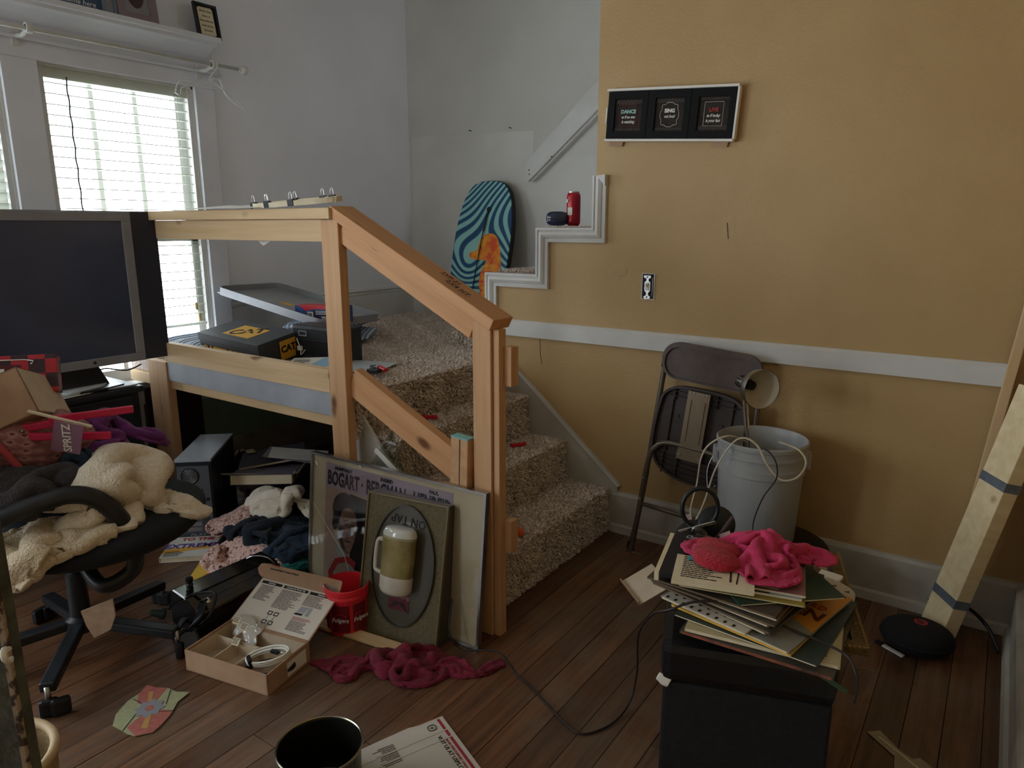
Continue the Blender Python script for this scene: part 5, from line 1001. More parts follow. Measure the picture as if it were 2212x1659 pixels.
# ================================================================== MIDDLE FLOOR
po = thing('framed_film_poster', 'large silver framed film poster with a glazed cream mount leaning on the railing posts', 'poster', mtx=frame((-2.061, 1.600, .002), (1, .035, 0), (0, .058, .518)))
PWd, PH = .80, .525
ringprism('frame_edge', [(0, 0), (PWd, 0), (PWd, PH), (0, PH)], [(.008, .008), (PWd - .008, .008), (PWd - .008, PH - .008), (.008, PH - .008)], .022, M['steel'], po, base=-.018)
lohi('mount', (.004, .004, -.014), (PWd - .004, PH - .004, -.006), mat('cream_mount', 'c9bda6', 'bcae95', rough=.7, scale=4), po)
lohi('glazing', (.006, .006, -.001), (PWd - .006, PH - .006, .001), glass('poster_glass', (.93, .93, .91), .05, .04), po)
lil = mat('lilac_print', 'a08fa3', '94869a', rough=.6, scale=6)
lohi('print_sheet', (.075, .0, -.006), (.665, .497, -.005), mat('sepia_print', 'b39c92', 'a58c84', rough=.6, scale=4), po)
lohi('title_band', (.075, .405, -.005), (.665, .497, -.0046), lil, po)
for s, x_, sz in (('BOGART', .165, .074), ('\u00b7', .260, .07), ('BERGMAN', .372, .074), ('\u00b7', .482, .07), ('HENREID', .578, .074)): text(s, sz, mat('navy_ink', '23222e', rough=.6), po, loc=(x_, .440, -.0042), bold=.03, sx=.54)
for s, x_ in (('HUMPHREY', .165), ('INGRID', .375), ('PAUL', .585)): text(s, .017, M['ink'], po, loc=(x_, .482, -.0042), bold=.05, sx=1.0)
hair = [(.14, .385), (.175, .40), (.215, .385), (.235, .35), (.24, .31), (.225, .335), (.20, .345), (.17, .335), (.155, .30), (.15, .27), (.128, .25), (.115, .27), (.12, .31), (.115, .33), (.122, .36)]
face = [(.155, .335), (.20, .345), (.232, .33), (.238, .28), (.236, .25), (.225, .215), (.205, .175), (.19, .17), (.165, .19), (.15, .225), (.148, .27)]
prism('dark_backdrop', [(.20, .40), (.32, .39), (.32, .12), (.21, .12)], .0003, M['ink'], po, base=-.005)
prism('portrait_face', [(p_.x, p_.y) for p_ in spline([(a, b_, 0) for a, b_ in face], 3, True)], .0003, mat('sepia_skin', '9a7466', '7c5c54', rough=.6, scale=30), po, base=-.0046)
prism('portrait_hair', [(p_.x, p_.y) for p_ in spline([(a, b_, 0) for a, b_ in hair], 3, True)], .0003, M['ink'], po, base=-.0043)
for nm, pl_ in (('portrait_eye', [(.178, .283), (.195, .287), (.196, .280), (.180, .277)]), ('portrait_eye', [(.212, .289), (.228, .288), (.227, .281), (.214, .281)]), ('portrait_brow', [(.172, .297), (.198, .300), (.198, .295), (.173, .292)]), ('portrait_brow', [(.210, .302), (.232, .300), (.232, .295), (.211, .297)]), ('portrait_nose', [(.203, .285), (.209, .285), (.214, .245), (.204, .243)]), ('portrait_mouth', [(.185, .222), (.215, .222), (.212, .215), (.188, .215)]), ('portrait_shade', [(.150, .27), (.165, .28), (.172, .22), (.19, .18), (.166, .19), (.15, .225)])): prism(nm, pl_, .0002, M['brownpaint'], po, base=-.0042)
prism('portrait_coat', [(.15, .22), (.19, .17), (.23, .13), (.24, .09), (.21, .10), (.17, .14), (.14, .17)], .0003, M['greyboard'], po, base=-.0046)
text('Ca', .22, M['red_ink'], po, loc=(.19, .075, -.0038), shear=.25, bold=.01, sx=.9)
tube('glass_crack', [(.02, .33, .0015), (.10, .25, .0015), (.19, .16, .0015), (.23, .05, .0015)], .0008, M['wh_ink'], po, sm=4, seg=4)
for x_, y_ in ((.03, .485), (.25, .515)): box('corner_clip', (x_, y_, .001), (.016, .005, .002), M['wh_ink'], po, rot=(0, 0, R(-50)))
# beer sign
bsn = thing('pub_sign', 'brown box sign with a moulded oval and glass mug, standing upside down before the poster', 'sign', mtx=frame((-1.690, 1.500, .0), (.989, .148, 0), (.03, .105, .455)))
SW, SH, SD = .322, .475, .075
brn = mat('olive_brown_textured', '6d6347', '5e553d', rough=.6, scale=90, bump=.5, bscale=260); brs = mat('brown_vinyl', '4a443c', '413c35', rough=.4, scale=40)
lohi('cabinet_body', (0, 0, -SD), (SW, SH, -.006), brs, bsn, bev=.003)
lohi('top_vinyl', (.002, SH, -SD + .002), (SW - .002, SH + .001, -.008), mat('dusty_mauve_vinyl', '7c7276', '6d6468', rough=.5, scale=20, bump=.3, bscale=200), bsn)
ringprism('face_rim', [(0, 0), (SW, 0), (SW, SH), (0, SH)], [(.006, .006), (SW - .006, .006), (SW - .006, SH - .006), (.006, SH - .006)], .012, mat('bronze_edge', '6b5d3c', rough=.35), bsn, base=-.008)
lohi('face_panel', (.004, .004, -.008), (SW - .004, SH - .004, -.002), brn, bsn)
ex, ey, erx, ery = SW / 2 + .004, SH / 2 + .012, .125, .205
ringprism('oval_rim', ellipse(ex, ey, erx, ery, 48), ellipse(ex, ey, erx - .005, ery - .005, 48), .010, mat('dark_bronze', '3a3528', rough=.35), bsn, base=-.003)
prism('oval_panel', ellipse(ex, ey, erx - .004, ery - .004, 48), .003, mat('smoked_panel', '4c4940', '57534a', rough=.2, scale=5), bsn, base=-.003)
text('ON TAP', .042, M['ink'], bsn, loc=(ex + .008, ey + .152, .0015), rot=(0, 0, R(176)), name='raised_lettering', sx=.9)
mgl = mat('amber_mug_plastic', 'b8a870', '8f7f48', rough=.15, spec=.7, scale=14, trans=.35); frost = mat('foam_white_plastic', 'cfc8ba', 'bdb5a6', rough=.35, scale=12)
mg = thing('mug', None, None); mg.parent = bsn; mg.matrix_local = frame((ex - .004, ey - .085, .004), (1, 0, 0), (0, .985, .0))
bm = bmesh.new(); prof = [(.052, 0), (.058, .012), (.060, .055)]
lathe('foam_part', [(.0, -.004), (.044, -.004), (.055, .004), (.060, .016), (.061, .058)], frost, mg, rot=(R(-90), 0, 0), loc=(0, 0, .022)); lathe('beer_part', [(.060, .058), (.062, .10), (.063, .19)], mgl, mg, rot=(R(-90), 0, 0), loc=(0, 0, .022), cap=False)
lathe('mug_base', [(.063, .185), (.0625, .20), (.056, .212), (.05, .216), (0, .216)], mat('clear_base', 'c9c9c2', rough=.12, spec=.8), mg, rot=(R(-90), 0, 0), loc=(0, 0, .022), cap=False)
for o_ in mg.children: o_.scale = (1, .62, 1); o_.rotation_euler = (R(-90), 0, 0)
tube('mug_handle', [(-.056, .165, .02), (-.080, .165, .022), (-.088, .14, .022), (-.088, .075, .022), (-.080, .06, .022), (-.058, .055, .02)], .0075, frost, mg, sm=4, seg=10)
prism('red_label', [(ex - .045, ey - .15), (ex + .04, ey - .15), (ex + .035, ey - .088), (ex - .04, ey - .088)], .001, mat('dim_red_label', '5c2228', rough=.3), bsn, base=.0005)
text('Budweiser', .020, mat('pink_ink', '9c7a74', rough=.5), bsn, loc=(ex - .002, ey - .105, .002), rot=(0, 0, R(180)), shear=.2)
prism('label_bow', [(ex - .04, ey - .15), (ex, ey - .13), (ex + .04, ey - .155), (ex + .02, ey - .125), (ex - .02, ey - .122)], .0006, M['ink'], bsn, base=.0015)
# red tub
tu = thing('red_coffee_tub', 'bright red plastic coffee tub with dark red labels beside the pub sign', 'tub', (-1.715, 1.488, 0), rot=(0, 0, R(-25)))
rp_ = mat('vivid_red_plastic', 'e8303c', 'dd2a38', rough=.3, spec=.5, scale=8)  # even, vivid red plastic
lathe('tub_wall', [(0, .0), (.062, .0), (.066, .006), (.068, .05), (.071, .125), (.075, .132), (.075, .140), (.0735, .142), (.0735, .150), (.077, .152), (.077, .168), (.074, .170), (.072, .150), (.069, .12), (.064, .006), (0, .005)], rp_, tu, cap=False)
def curved(name, r, a0, a1, z0, z1, m_, parent, n=10):
    v = []; 
    for i in range(n + 1):
        a = R(a0 + (a1 - a0) * i / n); v += [(r * math.cos(a), r * math.sin(a), z0), (r * math.cos(a), r * math.sin(a), z1)]
    return meshob(name, v, [(2 * i, 2 * i + 2, 2 * i + 3, 2 * i + 1) for i in range(n)], m_, parent)
dl = mat('dark_red_label', '6e1622', rough=.4)
curved('label', .0712, -62, -12, .02, .118, dl, tu); curved('label', .0712, -2, 40, .02, .118, dl, tu); curved('label', .0712, -125, -78, .02, .118, dl, tu)
for a, s in ((-37, 'Folgers'), (19, 'Folgers')):
    tube('label_arc', [(.0718 * math.cos(R(a + d_)), .0718 * math.sin(R(a + d_)), .088 - .00004 * d_ * d_) for d_ in range(-18, 19, 6)], .0012, M['redplastic'], tu, seg=4)
    text(s, .022, M['wh_ink'], tu, loc=(.0728 * math.cos(R(a)), .0728 * math.sin(R(a)), .066), rot=(R(90), 0, R(a + 90)), shear=.2, bold=.01, sx=.9)
# strip of wood, maroon shirt, cord
ws = thing('wood_lath', 'thin pale wooden lath on the floor under the maroon shirt', 'wood', (-1.62, 1.455, .008)); beam('lath', (-.20, -.02, 0), (.18, .035, 0), .045, .012, M['pine'], ws, .002)
drape('maroon_shirt', 'crumpled maroon shirt stretched along the floor before the pub sign', 'shirt', -1.40, 1.435, .06, 1.0, .60, .58, .20, 31, 51, fabmat('maroon_cotton', '7a1c34', '661528', 26, .3, 200), .005, (E_(-1.42, 1.44, 0, .1, .03, .012),), conf=(-1.395, 1.435, .31, .115, 33), wr=(.016, .034, 60), hg=.10, n=60, steps=90, lam=.12, part='cotton', zmax=.085)
tube_c = thing('power_cord', 'thin brown power cord curling over the floor and across the records on the stool', 'cord', (-1.0, 1.6, 0))
tube('cord', [(x_ + 1, y_ - 1.6, z_) for x_, y_, z_ in ((-1.36, 1.62, .16), (-1.34, 1.58, .06), (-1.30, 1.60, .006), (-1.163, 1.60, .05), (-1.08, 1.59, .006), (-1.009, 1.564, .005), (-.853, 1.489, .005), (-.79, 1.48, .005), (-.745, 1.56, .005), (-.735, 1.65, .02), (-.72, 1.66, .12), (-.66, 1.52, .33), (-.585, 1.42, .46), (-.53, 1.385, .508), (-.474, 1.41, .535), (-.391, 1.448, .535), (-.293, 1.450, .515), (-.182, 1.445, .50), (-.150, 1.415, .485), (-.143, 1.41, .455), (-.145, 1.41, .42))], .003, mat('brown_flex', '2a211d', rough=.5), tube_c, sm=8, seg=7)
# shield drawing, pot, carton
shd = thing('paper_shield', 'hand coloured paper shield in pale green and coral quarters on the floor', 'drawing', (-1.86, .865, .002))
def S_(pts): return [(x_ + 1.86, y_ - .865) for x_, y_ in pts]
ol = [(-1.874, .771), (-1.915, .80), (-1.945, .85), (-1.95, .885), (-1.97, .92), (-1.935, .930), (-1.907, .948), (-1.87, .953), (-1.834, .974), (-1.822, .93), (-1.785, .885), (-1.765, .845), (-1.758, .82), (-1.782, .785), (-1.808, .777), (-1.84, .775)]
prism('paper', S_(ol), .0012, mat('green_crayon', '8d8f6c', '9a9a74', rough=.85, scale=60), shd)
cr1 = mat('coral_crayon', 'a65f54', '93544a', rough=.85, scale=60)
prism('coral_quarter', S_([(-1.95, .885), (-1.97, .92), (-1.935, .930), (-1.907, .948), (-1.86, .868), (-1.915, .86)]), .0004, cr1, shd, base=.0012); prism('coral_quarter', S_([(-1.86, .868), (-1.80, .90), (-1.785, .885), (-1.765, .845), (-1.758, .82), (-1.782, .785), (-1.835, .79)]), .0004, cr1, shd, base=.0012)
oc = mat('orange_crayon', 'a8834a', rough=.85); prism('orange_ray', S_([(-1.935, .905), (-1.925, .915), (-1.86, .872), (-1.865, .864)]), .0003, oc, shd, base=.0017); prism('orange_ray', S_([(-1.86, .868), (-1.80, .81), (-1.785, .82), (-1.852, .875)]), .0003, oc, shd, base=.0017)
gc = mat('grey_crayon', '7f7f84', rough=.85); prism('grey_flower', [(.0 + (.036 + .005 * math.cos(8 * a)) * math.cos(a), .003 + (.036 + .005 * math.cos(8 * a)) * math.sin(a)) for a in [i * math.pi / 32 for i in range(64)]], .0004, gc, shd, base=.0021); prism('coral_centre', ellipse(0, .003, .012, .012, 14), .0003, cr1, shd, base=.0025)
for a, b_ in (((-1.94, .862), (-1.89, .868)), ((-1.83, .775), (-1.87, .835)), ((-1.84, .905), (-1.89, .948)), ((-1.79, .905), (-1.83, .872))): beam('pencil_line', (a[0] + 1.86, a[1] - .865, .0018), (b_[0] + 1.86, b_[1] - .865, .0018), .002, .0006, M['ink'], shd, 0)
pot = thing('cooking_pot', 'dark metal cooking pot with a thin rim at the bottom edge of the picture', 'pot', (-1.212, .942, 0))
lathe('pot_wall', [(0, 0), (.088, 0), (.095, .006), (.0965, .128), (.1005, .133), (.1005, .137), (.097, .139), (.0935, .132), (.093, .012), (0, .010)], mat('dark_pot_steel', '2b2c26', '1f201c', rough=.25, scale=12, metal=.6), pot, cap=False, seg=48)
lathe('pot_rim', [(.0975, .1375), (.1000, .1405), (.1025, .139), (.1025, .135), (.1, .132)], mat('rim_steel', '9b9683', rough=.25, metal=1), pot, cap=False, seg=48)
ring = [(.072 * math.cos(R(a)), .072 * math.sin(R(a)), .0115) for a in range(0, 360, 10)]; tube('base_ring', ring, .0015, mat('dark_ring', '3a3b34', rough=.3, metal=.6), pot, closed=True, seg=5)
ev = thing('flattened_postal_carton', 'white flattened postal carton with a red stripe at the bottom edge of the picture', 'carton', mtx=frame((-1.1505, 1.317, .001), (-.115, -.255, 0), (.20, -.10, 0)))
sgn = 1 if ev.matrix_world.to_3x3().col[2].z > 0 else -1
wc_ = mat('white_card_board', 'c9c3b9', 'bdb7ad', rough=.7, scale=6)
prism('card_panel', [(0, 0), (.07, .003), (.10, -.004), (.20, .004), (.36, .02), (.36, .24), (0, .24)], .004, wc_, ev); ev_t = .0044
lohi('red_stripe', (.012, .006, .004), (.020, .24, ev_t), mat('postal_red', '9c2b38', rough=.6), ev)
lohi('brown_edge', (-.003, -.002, -.0005), (.10, .002, .003), M['card'], ev)
for k, xx in enumerate((.055, .085)): beam('crease', (.01, xx, .0045), (.34, xx + .01, .0045), .004, .0015, wc_, ev, .0005)
text('VISIT US AT USPS.COM', .016, M['ink'], ev, loc=(.043, .150, .0046), rot=(0, 0, R(90)), bold=.01); text('ORDER FREE SUPPLIES ONLINE', .010, M['red_ink'], ev, loc=(.030, .150, .0046), rot=(0, 0, R(90)))
tube('recycling_emblem', [(.045 + .011 * math.cos(a) * (1.15 if i % 2 else 1), .03 + .011 * math.sin(a) * (1.15 if i % 2 else 1), .0046) for i, a in enumerate([k * math.pi / 4 for k in range(8)])], .0012, M['ink'], ev, closed=True, sm=3, seg=5); tube('recycling_emblem', [(.045 + .005 * math.cos(a), .03 + .005 * math.sin(a), .0046) for a in (0, 2.1, 4.2)], .0012, M['ink'], ev, closed=True, seg=5)
lines('fine_print', fineprint(.16, .22, .10, .03, .006, 12), M['brownpaint'], ev, z=.0046)
# loose lumber and glass behind the right hand post
lt = thing('lumber_offcut', 'rough timber offcut with turquoise painted end leaning behind the right hand post', 'lumber', (-1.385, 1.724, 0))
beam('timber', (-.03, -.004, .0), (-.004, .0, .680), .070, .034, M['pinez'], lt, up=(0, 1, 0)); beam('painted_end', (-.0042, .0, .676), (-.0039, .0, .682), .071, .035, mat('turquoise_paint', '7fb0ae', rough=.5), lt, up=(0, 1, 0), bev=0)
beam('split_line', (-.002, -.0175, .675), (-.014, -.0185, .3), .003, .002, M['brownpaint'], lt, bev=0, up=(0, 1, 0))
gp = thing('glass_offcut', 'triangular glass offcut with a white edging strip leaning on the stair side', 'glass', (-1.80, 1.79, .0))
prism('pane', [(-.13, .42), (.03, .62), (.10, .42)], .004, glass('pale_glass', (.80, .84, .80), .10), gp, axis='y', base=-.002); beam('white_strip', (-.055, -.006, .535), (.085, -.006, .445), .004, .022, M['wh_ink'], gp, .001)

# ================================================================== RIGHT SIDE
fr_z = thing('folding_chair', 'brown folding chair folded flat against the gold wall', 'chair', mtx=frame((-1.185, 2.600, .0), (1, .0, -.085), (.045, .075, 1)))
# local frame: x across, y up, z towards the camera is -z  (x cross y = out of the wall)
tub = mat('taupe_tube', '6f6457', '665c50', rough=.35, metal=.5, scale=10); plast = mat('brown_plastic', '54453f', '4c3e39', rough=.45, scale=30, bump=.1, bscale=300)
plasd = mat('dark_brown_plastic', '3f3431', '382e2b', rough=.5, scale=20)
rtf = .011
tube('back_frame', [(.0, -.0, .0), (.018, .25, .0), (.025, .74, .0), (.032, .83, .0), (.07, .885, .0), (.13, .895, .0), (.31, .895, .0), (.375, .88, .0), (.41, .83, .0), (.415, .74, .0), (.42, .25, .0), (.425, .0, .0)], rtf, tub, fr_z, sm=5, seg=12)
bo_ = rrect(.022, .765, .415, .912, .065, 8); prism('backrest', bo_, .022, plast, fr_z, base=-.002, bev=.004)
ringprism('backrest_lip', rrect(.022, .765, .415, .912, .065, 8), rrect(.034, .772, .403, .893, .055, 8), .012, plast, fr_z, base=.018)
for x_ in (.115, .325): prism('notch', [(x_, .893), (x_ + .008, .893), (x_ + .008, .906), (x_, .900)], .003, M['ink'], fr_z, base=.0185)
box('side_bumper', (.022, .812, .008), (.012, .024, .018), M['ink'], fr_z, bev=.003)
so = [(.06, .715), (.13, .745), (.30, .745), (.37, .715), (.395, .66), (.405, .53), (.395, .44), (.345, .385), (.22, .36), (.10, .385), (.045, .44), (.03, .53), (.04, .66)]
so = [(p_.x, p_.y) for p_ in spline([(a, b_, 0) for a, b_ in so], 4, True)]
cxs, cys = .218, .555; si = [(cxs + (a - cxs) * .955, cys + (b_ - cys) * .955) for a, b_ in so]
prism('seat_pan', so, .006, plasd, fr_z, base=.012, bev=.001); ringprism('seat_rim', so, si, .022, plasd, fr_z, base=.016)
bm = bmesh.new()
for y_ in (.395, .415, .435, .455): addbox(bm, (.218, y_, .026), (.30 if y_ > .4 else .24, .002, .014))
for x_ in (.09, .15, .28, .34): addbox(bm, (x_, .42, .026), (.002, .085, .014))
for y_ in (.70, .72): addbox(bm, (.218, y_, .026), (.28, .002, .014))
for x_ in (.10, .16, .27, .335): addbox(bm, (x_, .708, .026), (.002, .05, .014))
for x0, x1 in ((.12, .07), (.31, .36)): addbox(bm, ((x0 + x1) / 2, .59, .024), (.002, .24, .010), rot=None)
o_ = bmob('moulded_ribs', bm, plasd, fr_z); tag(o_, kind='stuff')
for x_, y_ in ((.12, .62), (.30, .62), (.35, .62)): lathe('boss', [(.007, 0), (.006, .006), (0, .006)], plasd, fr_z, loc=(x_, y_, .018), seg=10)
plt = mat('tan_steel_plate', '8f7f6b', '83745f', rough=.35, metal=.4, scale=8)
prism('bracket_plate', [(.155, .735), (.245, .735), (.245, .52), (.252, .475), (.252, .455), (.148, .455), (.148, .475), (.155, .52)], .004, plt, fr_z, base=.040, bev=.001)
for x_ in (.172, .228): beam('pressed_ridge', (x_, .70, .0455), (x_, .53, .0455), .006, .004, plt, fr_z, .0015)
for x_, y_ in ((.168, .727), (.18, .727), (.22, .727), (.232, .727), (.16, .475), (.24, .472)): lathe('rivet', [(.005, 0), (.004, .003), (0, .004)], M['silverpl'], fr_z, loc=(x_, y_, .044), seg=10)
tube('leg_frame', [(.012, -.035, .03), (.022, .10, .03), (.032, .40, .034), (.055, .475, .036), (.10, .505, .036), (.20, .507, .034), (.30, .505, .036), (.35, .475, .036), (.375, .40, .034), (.39, .10, .03), (.40, .0, .03)], rtf, tub, fr_z, sm=5, seg=12)
tube('cross_bar', [(.02, .22, .028), (.39, .225, .028)], .009, tub, fr_z, seg=10)
tube('foot_bar', [(.014, .05, .0), (.02, .01, .02), (.05, -.004, .03), (.39, -.004, .03)], .009, tub, fr_z, sm=4, seg=10)
lathe('rubber_foot', [(.014, 0), (.014, .03), (.011, .032)], M['ink'], fr_z, loc=(.0, .0, .0), rot=(R(-90), 0, 0), seg=12)
for y_ in (.245, .335): tube('pivot_rivet', [(.025, y_, .03), (.025, y_, .046)], .005, M['silverpl'], fr_z, seg=8)
# plastic bin and bucket
bi = thing('black_plastic_bin', 'black rounded plastic bin under the grey bucket beside the records', 'bin', (-.60, 2.47, 0))
lathe('bin_wall', [(0, 0), (.18, 0), (.20, .02), (.215, .20), (.215, .235), (.20, .24), (.0, .24)], M['black'], bi, cap=False, seg=40)
bu = thing('grey_bucket', 'tall grey plastic bucket with a clamp lamp and cords hanging over its rim', 'bucket', (-.645, 2.50, .242))
bup = mat('grey_bucket_plastic', 'a3a4a3', '999a99', rough=.38, scale=5, spec=.45)
lathe('bucket_wall', [(0, 0), (.128, 0), (.134, .008), (.146, .255), (.152, .258), (.153, .284), (.147, .287), (.148, .318), (.155, .321), (.155, .329), (.149, .332), (.150, .352), (.157, .355), (.158, .367), (.153, .372), (.149, .366), (.146, .34), (.140, .25), (.128, .01), (0, .01)], bup, bu, cap=False, seg=56)
for a in (200, 20): box('handle_ear', (.156 * math.cos(R(a)), .156 * math.sin(R(a)), .30), (.02, .05, .06), bup, bu, rot=(0, 0, R(a)), bev=.006)
tube('wire_bail', [(-.15, -.055, .30), (-.166, -.075, .24), (-.15, -.10, .17), (-.12, -.12, .20)], .002, M['steel'], bu, sm=5, seg=6)
la = thing('clamp_lamp', 'silver metal clamp lamp with a white lined bowl shade rising from the bucket', 'lamp', (-.700, 2.455, .55))
sz_ = thing('shade', None, None); sz_.parent = la
d_ = Vector((.76, -.64, -.02)).normalized()
M4 = frame((.010, -.015, .262), d_.cross(Vector((0, 0, 1))), Vector((0, 0, 1)) - d_ * d_.z)
if M4.to_3x3().col[2].dot(d_) < 0: M4 = frame((.010, -.015, .262), -d_.cross(Vector((0, 0, 1))), Vector((0, 0, 1)) - d_ * d_.z)
sz_.matrix_local = M4
lathe('bowl_outside', [(.022, -.005), (.026, .0), (.045, .018), (.062, .045), (.068, .072), (.068, .078)], M['steel'], sz_, cap=False, seg=40)
lathe('bowl_lining', [(.020, -.002), (.024, .003), (.043, .021), (.060, .047), (.0665, .078)], mat('white_enamel_lining', 'c9c2b0', 'bdb5a2', rough=.4, scale=6), sz_, cap=False, seg=40)
lathe('socket', [(0, -.065), (.014, -.063), (.021, -.055), (.022, -.02), (.024, -.005), (.018, .0)], M['steel'], sz_, cap=False, seg=24); lathe('lamp_holder', [(.016, -.01), (.016, .022), (.012, .025), (0, .02)], M['ink'], sz_, seg=18)
for k in range(10): box('vent_slot', (.0225 * math.cos(k * .628), .0225 * math.sin(k * .628), -.035), (.003, .005, .018), M['ink'], sz_, rot=(0, 0, k * .628))
for dx in (0, .012): tube('goose_stem', [(-.012 + dx, .0, .235), (-.004 + dx, .004, .15), (.008 + dx, .006, .06), (.012 + dx, .01, -.05)], .0042, M['chrome'], la, sm=4, seg=8)
cw = mat('cream_flex', 'c4b8a2', 'b3a68e', rough=.4, scale=20)
lc = thing('loose_lamp_wire', 'cream two core lamp cord looping over the bucket rim', 'cord', (-.70, 2.40, .60))
tube('cord', [(.02, .05, .0), (-.02, -.04, .04), (-.075, -.07, .01), (-.105, -.07, -.05), (-.115, -.07, -.15), (-.125, -.09, -.24), (-.10, -.12, -.27), (-.075, -.10, -.20), (-.05, -.08, -.08), (-.01, -.06, .01), (.03, -.055, .045), (.08, -.06, .03), (.125, -.075, -.03), (.17, -.07, -.072), (.215, -.05, -.06), (.232, -.02, -.015), (.20, .0, .02), (.13, .02, .03)], .0022, cw, lc, sm=7, seg=7, flat=1.7)
prism('warning_tag', [(-.02, 0), (.0, .006), (.035, -.075), (.012, -.085)], .001, mat('pale_pink_tag', 'c9a9a2', rough=.6), lc, axis='y', loc=(-.125, -.10, -.26))
bc2 = thing('thin_black_cord', 'thin black cord dangling down the front of the grey bucket', 'cord', (-.55, 2.33, .55))
tube('cord', [(-.10, .10, .03), (-.04, .02, .065), (.0, -.01, .04), (.005, -.005, -.02), (-.03, -.01, -.09), (-.055, -.01, -.18), (-.05, -.02, -.24), (-.03, -.05, -.28)], .0022, M['ink'], bc2, sm=7, seg=6)
# stool
stl = thing('storage_stool', 'square black leatherette storage stool piled with record sleeves', 'stool', mtx=frame((-.528, 1.345, 0), (.942, .334, 0), (-.334, .942, 0)))
lohi('stool_body', (.006, .006, 0), (.362, .372, .35), M['matblack'], stl, bev=.008); lohi('cushioned_lid', (0, 0, .352), (.368, .378, .448), M['leather'], stl, bev=.022)
G = cloth(8, 8, .03, .03, crumple(0, 0, 0, .02, .02, 0, hgt=.02, seed=9), floor=-.01, steps=6); o_ = clothob('torn_lining', G, M['paper'], stl, .002); o_.location = (-.003, -.004, .345); o_.rotation_euler = (R(80), 0, 0)
# picture frame, bag and records
gf = thing('gilt_picture_frame', 'gilt beaded picture frame lying under the records and sticking out to the right', 'picture', mtx=frame((-.153 - .37 * .945 + .0, 1.535 - .37 * .30, .452), (.953, .302, 0), (-.302, .953, 0)))
gil = mat('antique_gilt', '6b5632', '54431f', rough=.4, metal=.5, scale=40, bump=.5, bscale=120)
ringprism('frame_moulding', [(0, 0), (.38, 0), (.38, .48), (0, .48)], [(.03, .03), (.35, .03), (.35, .45), (.03, .45)], .018, gil, gf)
ringprism('inner_slip', [(.03, .03), (.35, .03), (.35, .45), (.03, .45)], [(.038, .038), (.342, .038), (.342, .442), (.038, .442)], .010, M['brownpaint'], gf)
bm = bmesh.new()
for i in range(48): addbox(bm, (.377, .006 + i * .0099, .018), (.005, .006, .004))
for i in range(38): addbox(bm, (.004 + i * .0099, .003, .018), (.006, .005, .004))
tag(bmob('beading', bm, mat('bright_gilt', '9a7f45', rough=.35, metal=.6), gf), kind='stuff')
lohi('old_print', (.035, .035, .0), (.345, .445, .004), mat('faded_sepia_print', 'a0956a', '5e553c', rough=.35, scale=7, detail=8), gf)
def lp(label, px, py, z, ang, m_, t=.005, s=.312, edge=None, kids=None, tilt=(0, 0)):
    o = thing('record_sleeve', label, 'record', (px, py, z), rot=(R(tilt[0]), R(tilt[1]), R(ang)), group='record sleeves piled on the stool')
    lohi('sleeve', (-s / 2, -s / 2, 0), (s / 2, s / 2, t), m_, o, bev=.0006)
    lohi('opening_edge', (-s / 2 + .004, -s / 2 - .0008, .001), (s / 2 - .004, -s / 2, t - .001), edge or M['cream'], o); return o
dkc = mat('worn_dark_sleeve', '3a342e', '4a4238', rough=.45, scale=9); brc = mat('worn_brown_sleeve', '7a6348', '5e4a35', rough=.5, scale=9)
Z = .471
a1 = lp('lowest dark record sleeve with an orange edge, jutting over the stool front', -.345, 1.530, Z, 2, dkc, .008, .315, mat('faded_orange_edge', 'a35a40', '3a2c26', rough=.6, scale=14)); Z += .009
a2 = lp('cream illustrated record sleeve with brush drawing, bottom right of the pile', -.353, 1.543, Z, 8, mat('cream_sleeve', 'bcae8b', 'ada07c', rough=.5, scale=8), .008)
for k, (x_, y_) in enumerate(((.09, -.05), (.115, -.03), (.10, .02), (.07, -.10))): prism('brush_figure', ellipse(x_, y_, .012 + .004 * (k % 2), .02, 10), .0005, brc if k % 2 else M['orangepl'], a2, base=.008)
for k in range(5): beam('brush_line', (.05, -.09 - .008 * k, .0085), (.13, -.095 - .009 * k, .0085), .0025, .0005, M['ink'], a2, 0)
Z += .009
a3 = lp('dark teal record sleeve poking out beneath the orange lettered sleeve', -.358, 1.545, Z, -4, mat('teal_sleeve', '2d3c3c', rough=.45), .004); Z += .005
a5 = lp('yellow edged record sleeve slanting under the dotted sleeve', -.379, 1.539, Z, -10, mat('yellow_sleeve', 'c9a84e', 'b8973e', rough=.45, scale=6), .006, .28, M['yellow_ink']); Z += .007
a4 = lp('grey and orange record sleeve with large letters and a bird photograph', -.387, 1.558, Z, -12.5, mat('grey_photo_sleeve', '77746a', '8a877b', rough=.4, scale=14), .005)
prism('orange_panel', [(.0, .156), (.156, .156), (.156, -.05), (.05, .0)], .0005, mat('orange_print', 'c98a2c', 'b87a2c', rough=.4, scale=5), a4, base=.005); text('MEN', .055, mat('dark_red_ink', '5c1c18', rough=.5), a4, loc=(.092, .020, .006), bold=.03, rot=(0, 0, R(-3))); text('HARD', .028, M['red_ink'], a4, loc=(.10, .060, .006), bold=.02)
prism('yellow_flower', [(.03 + (.026 + .006 * (i % 2)) * math.cos(i * .35), -.05 + (.02 + .005 * (i % 2)) * math.sin(i * .35)) for i in range(18)], .0005, mat('flower_yellow', 'd9c23e', rough=.4), a4, base=.0056); prism('bird_body', [(-.05, -.10), (.0, -.11), (.02, -.06), (-.01, -.05)], .0005, M['ink'], a4, base=.0056); prism('bird_body', [(.03, .02), (.10, .02), (.09, .06), (.05, .045)], .0005, mat('bird_ochre', 'a8803a', rough=.4), a4, base=.0056); prism('bird_head', ellipse(.085, .05, .018, .012, 12), .0005, M['ink'], a4, base=.006)
Z += .006
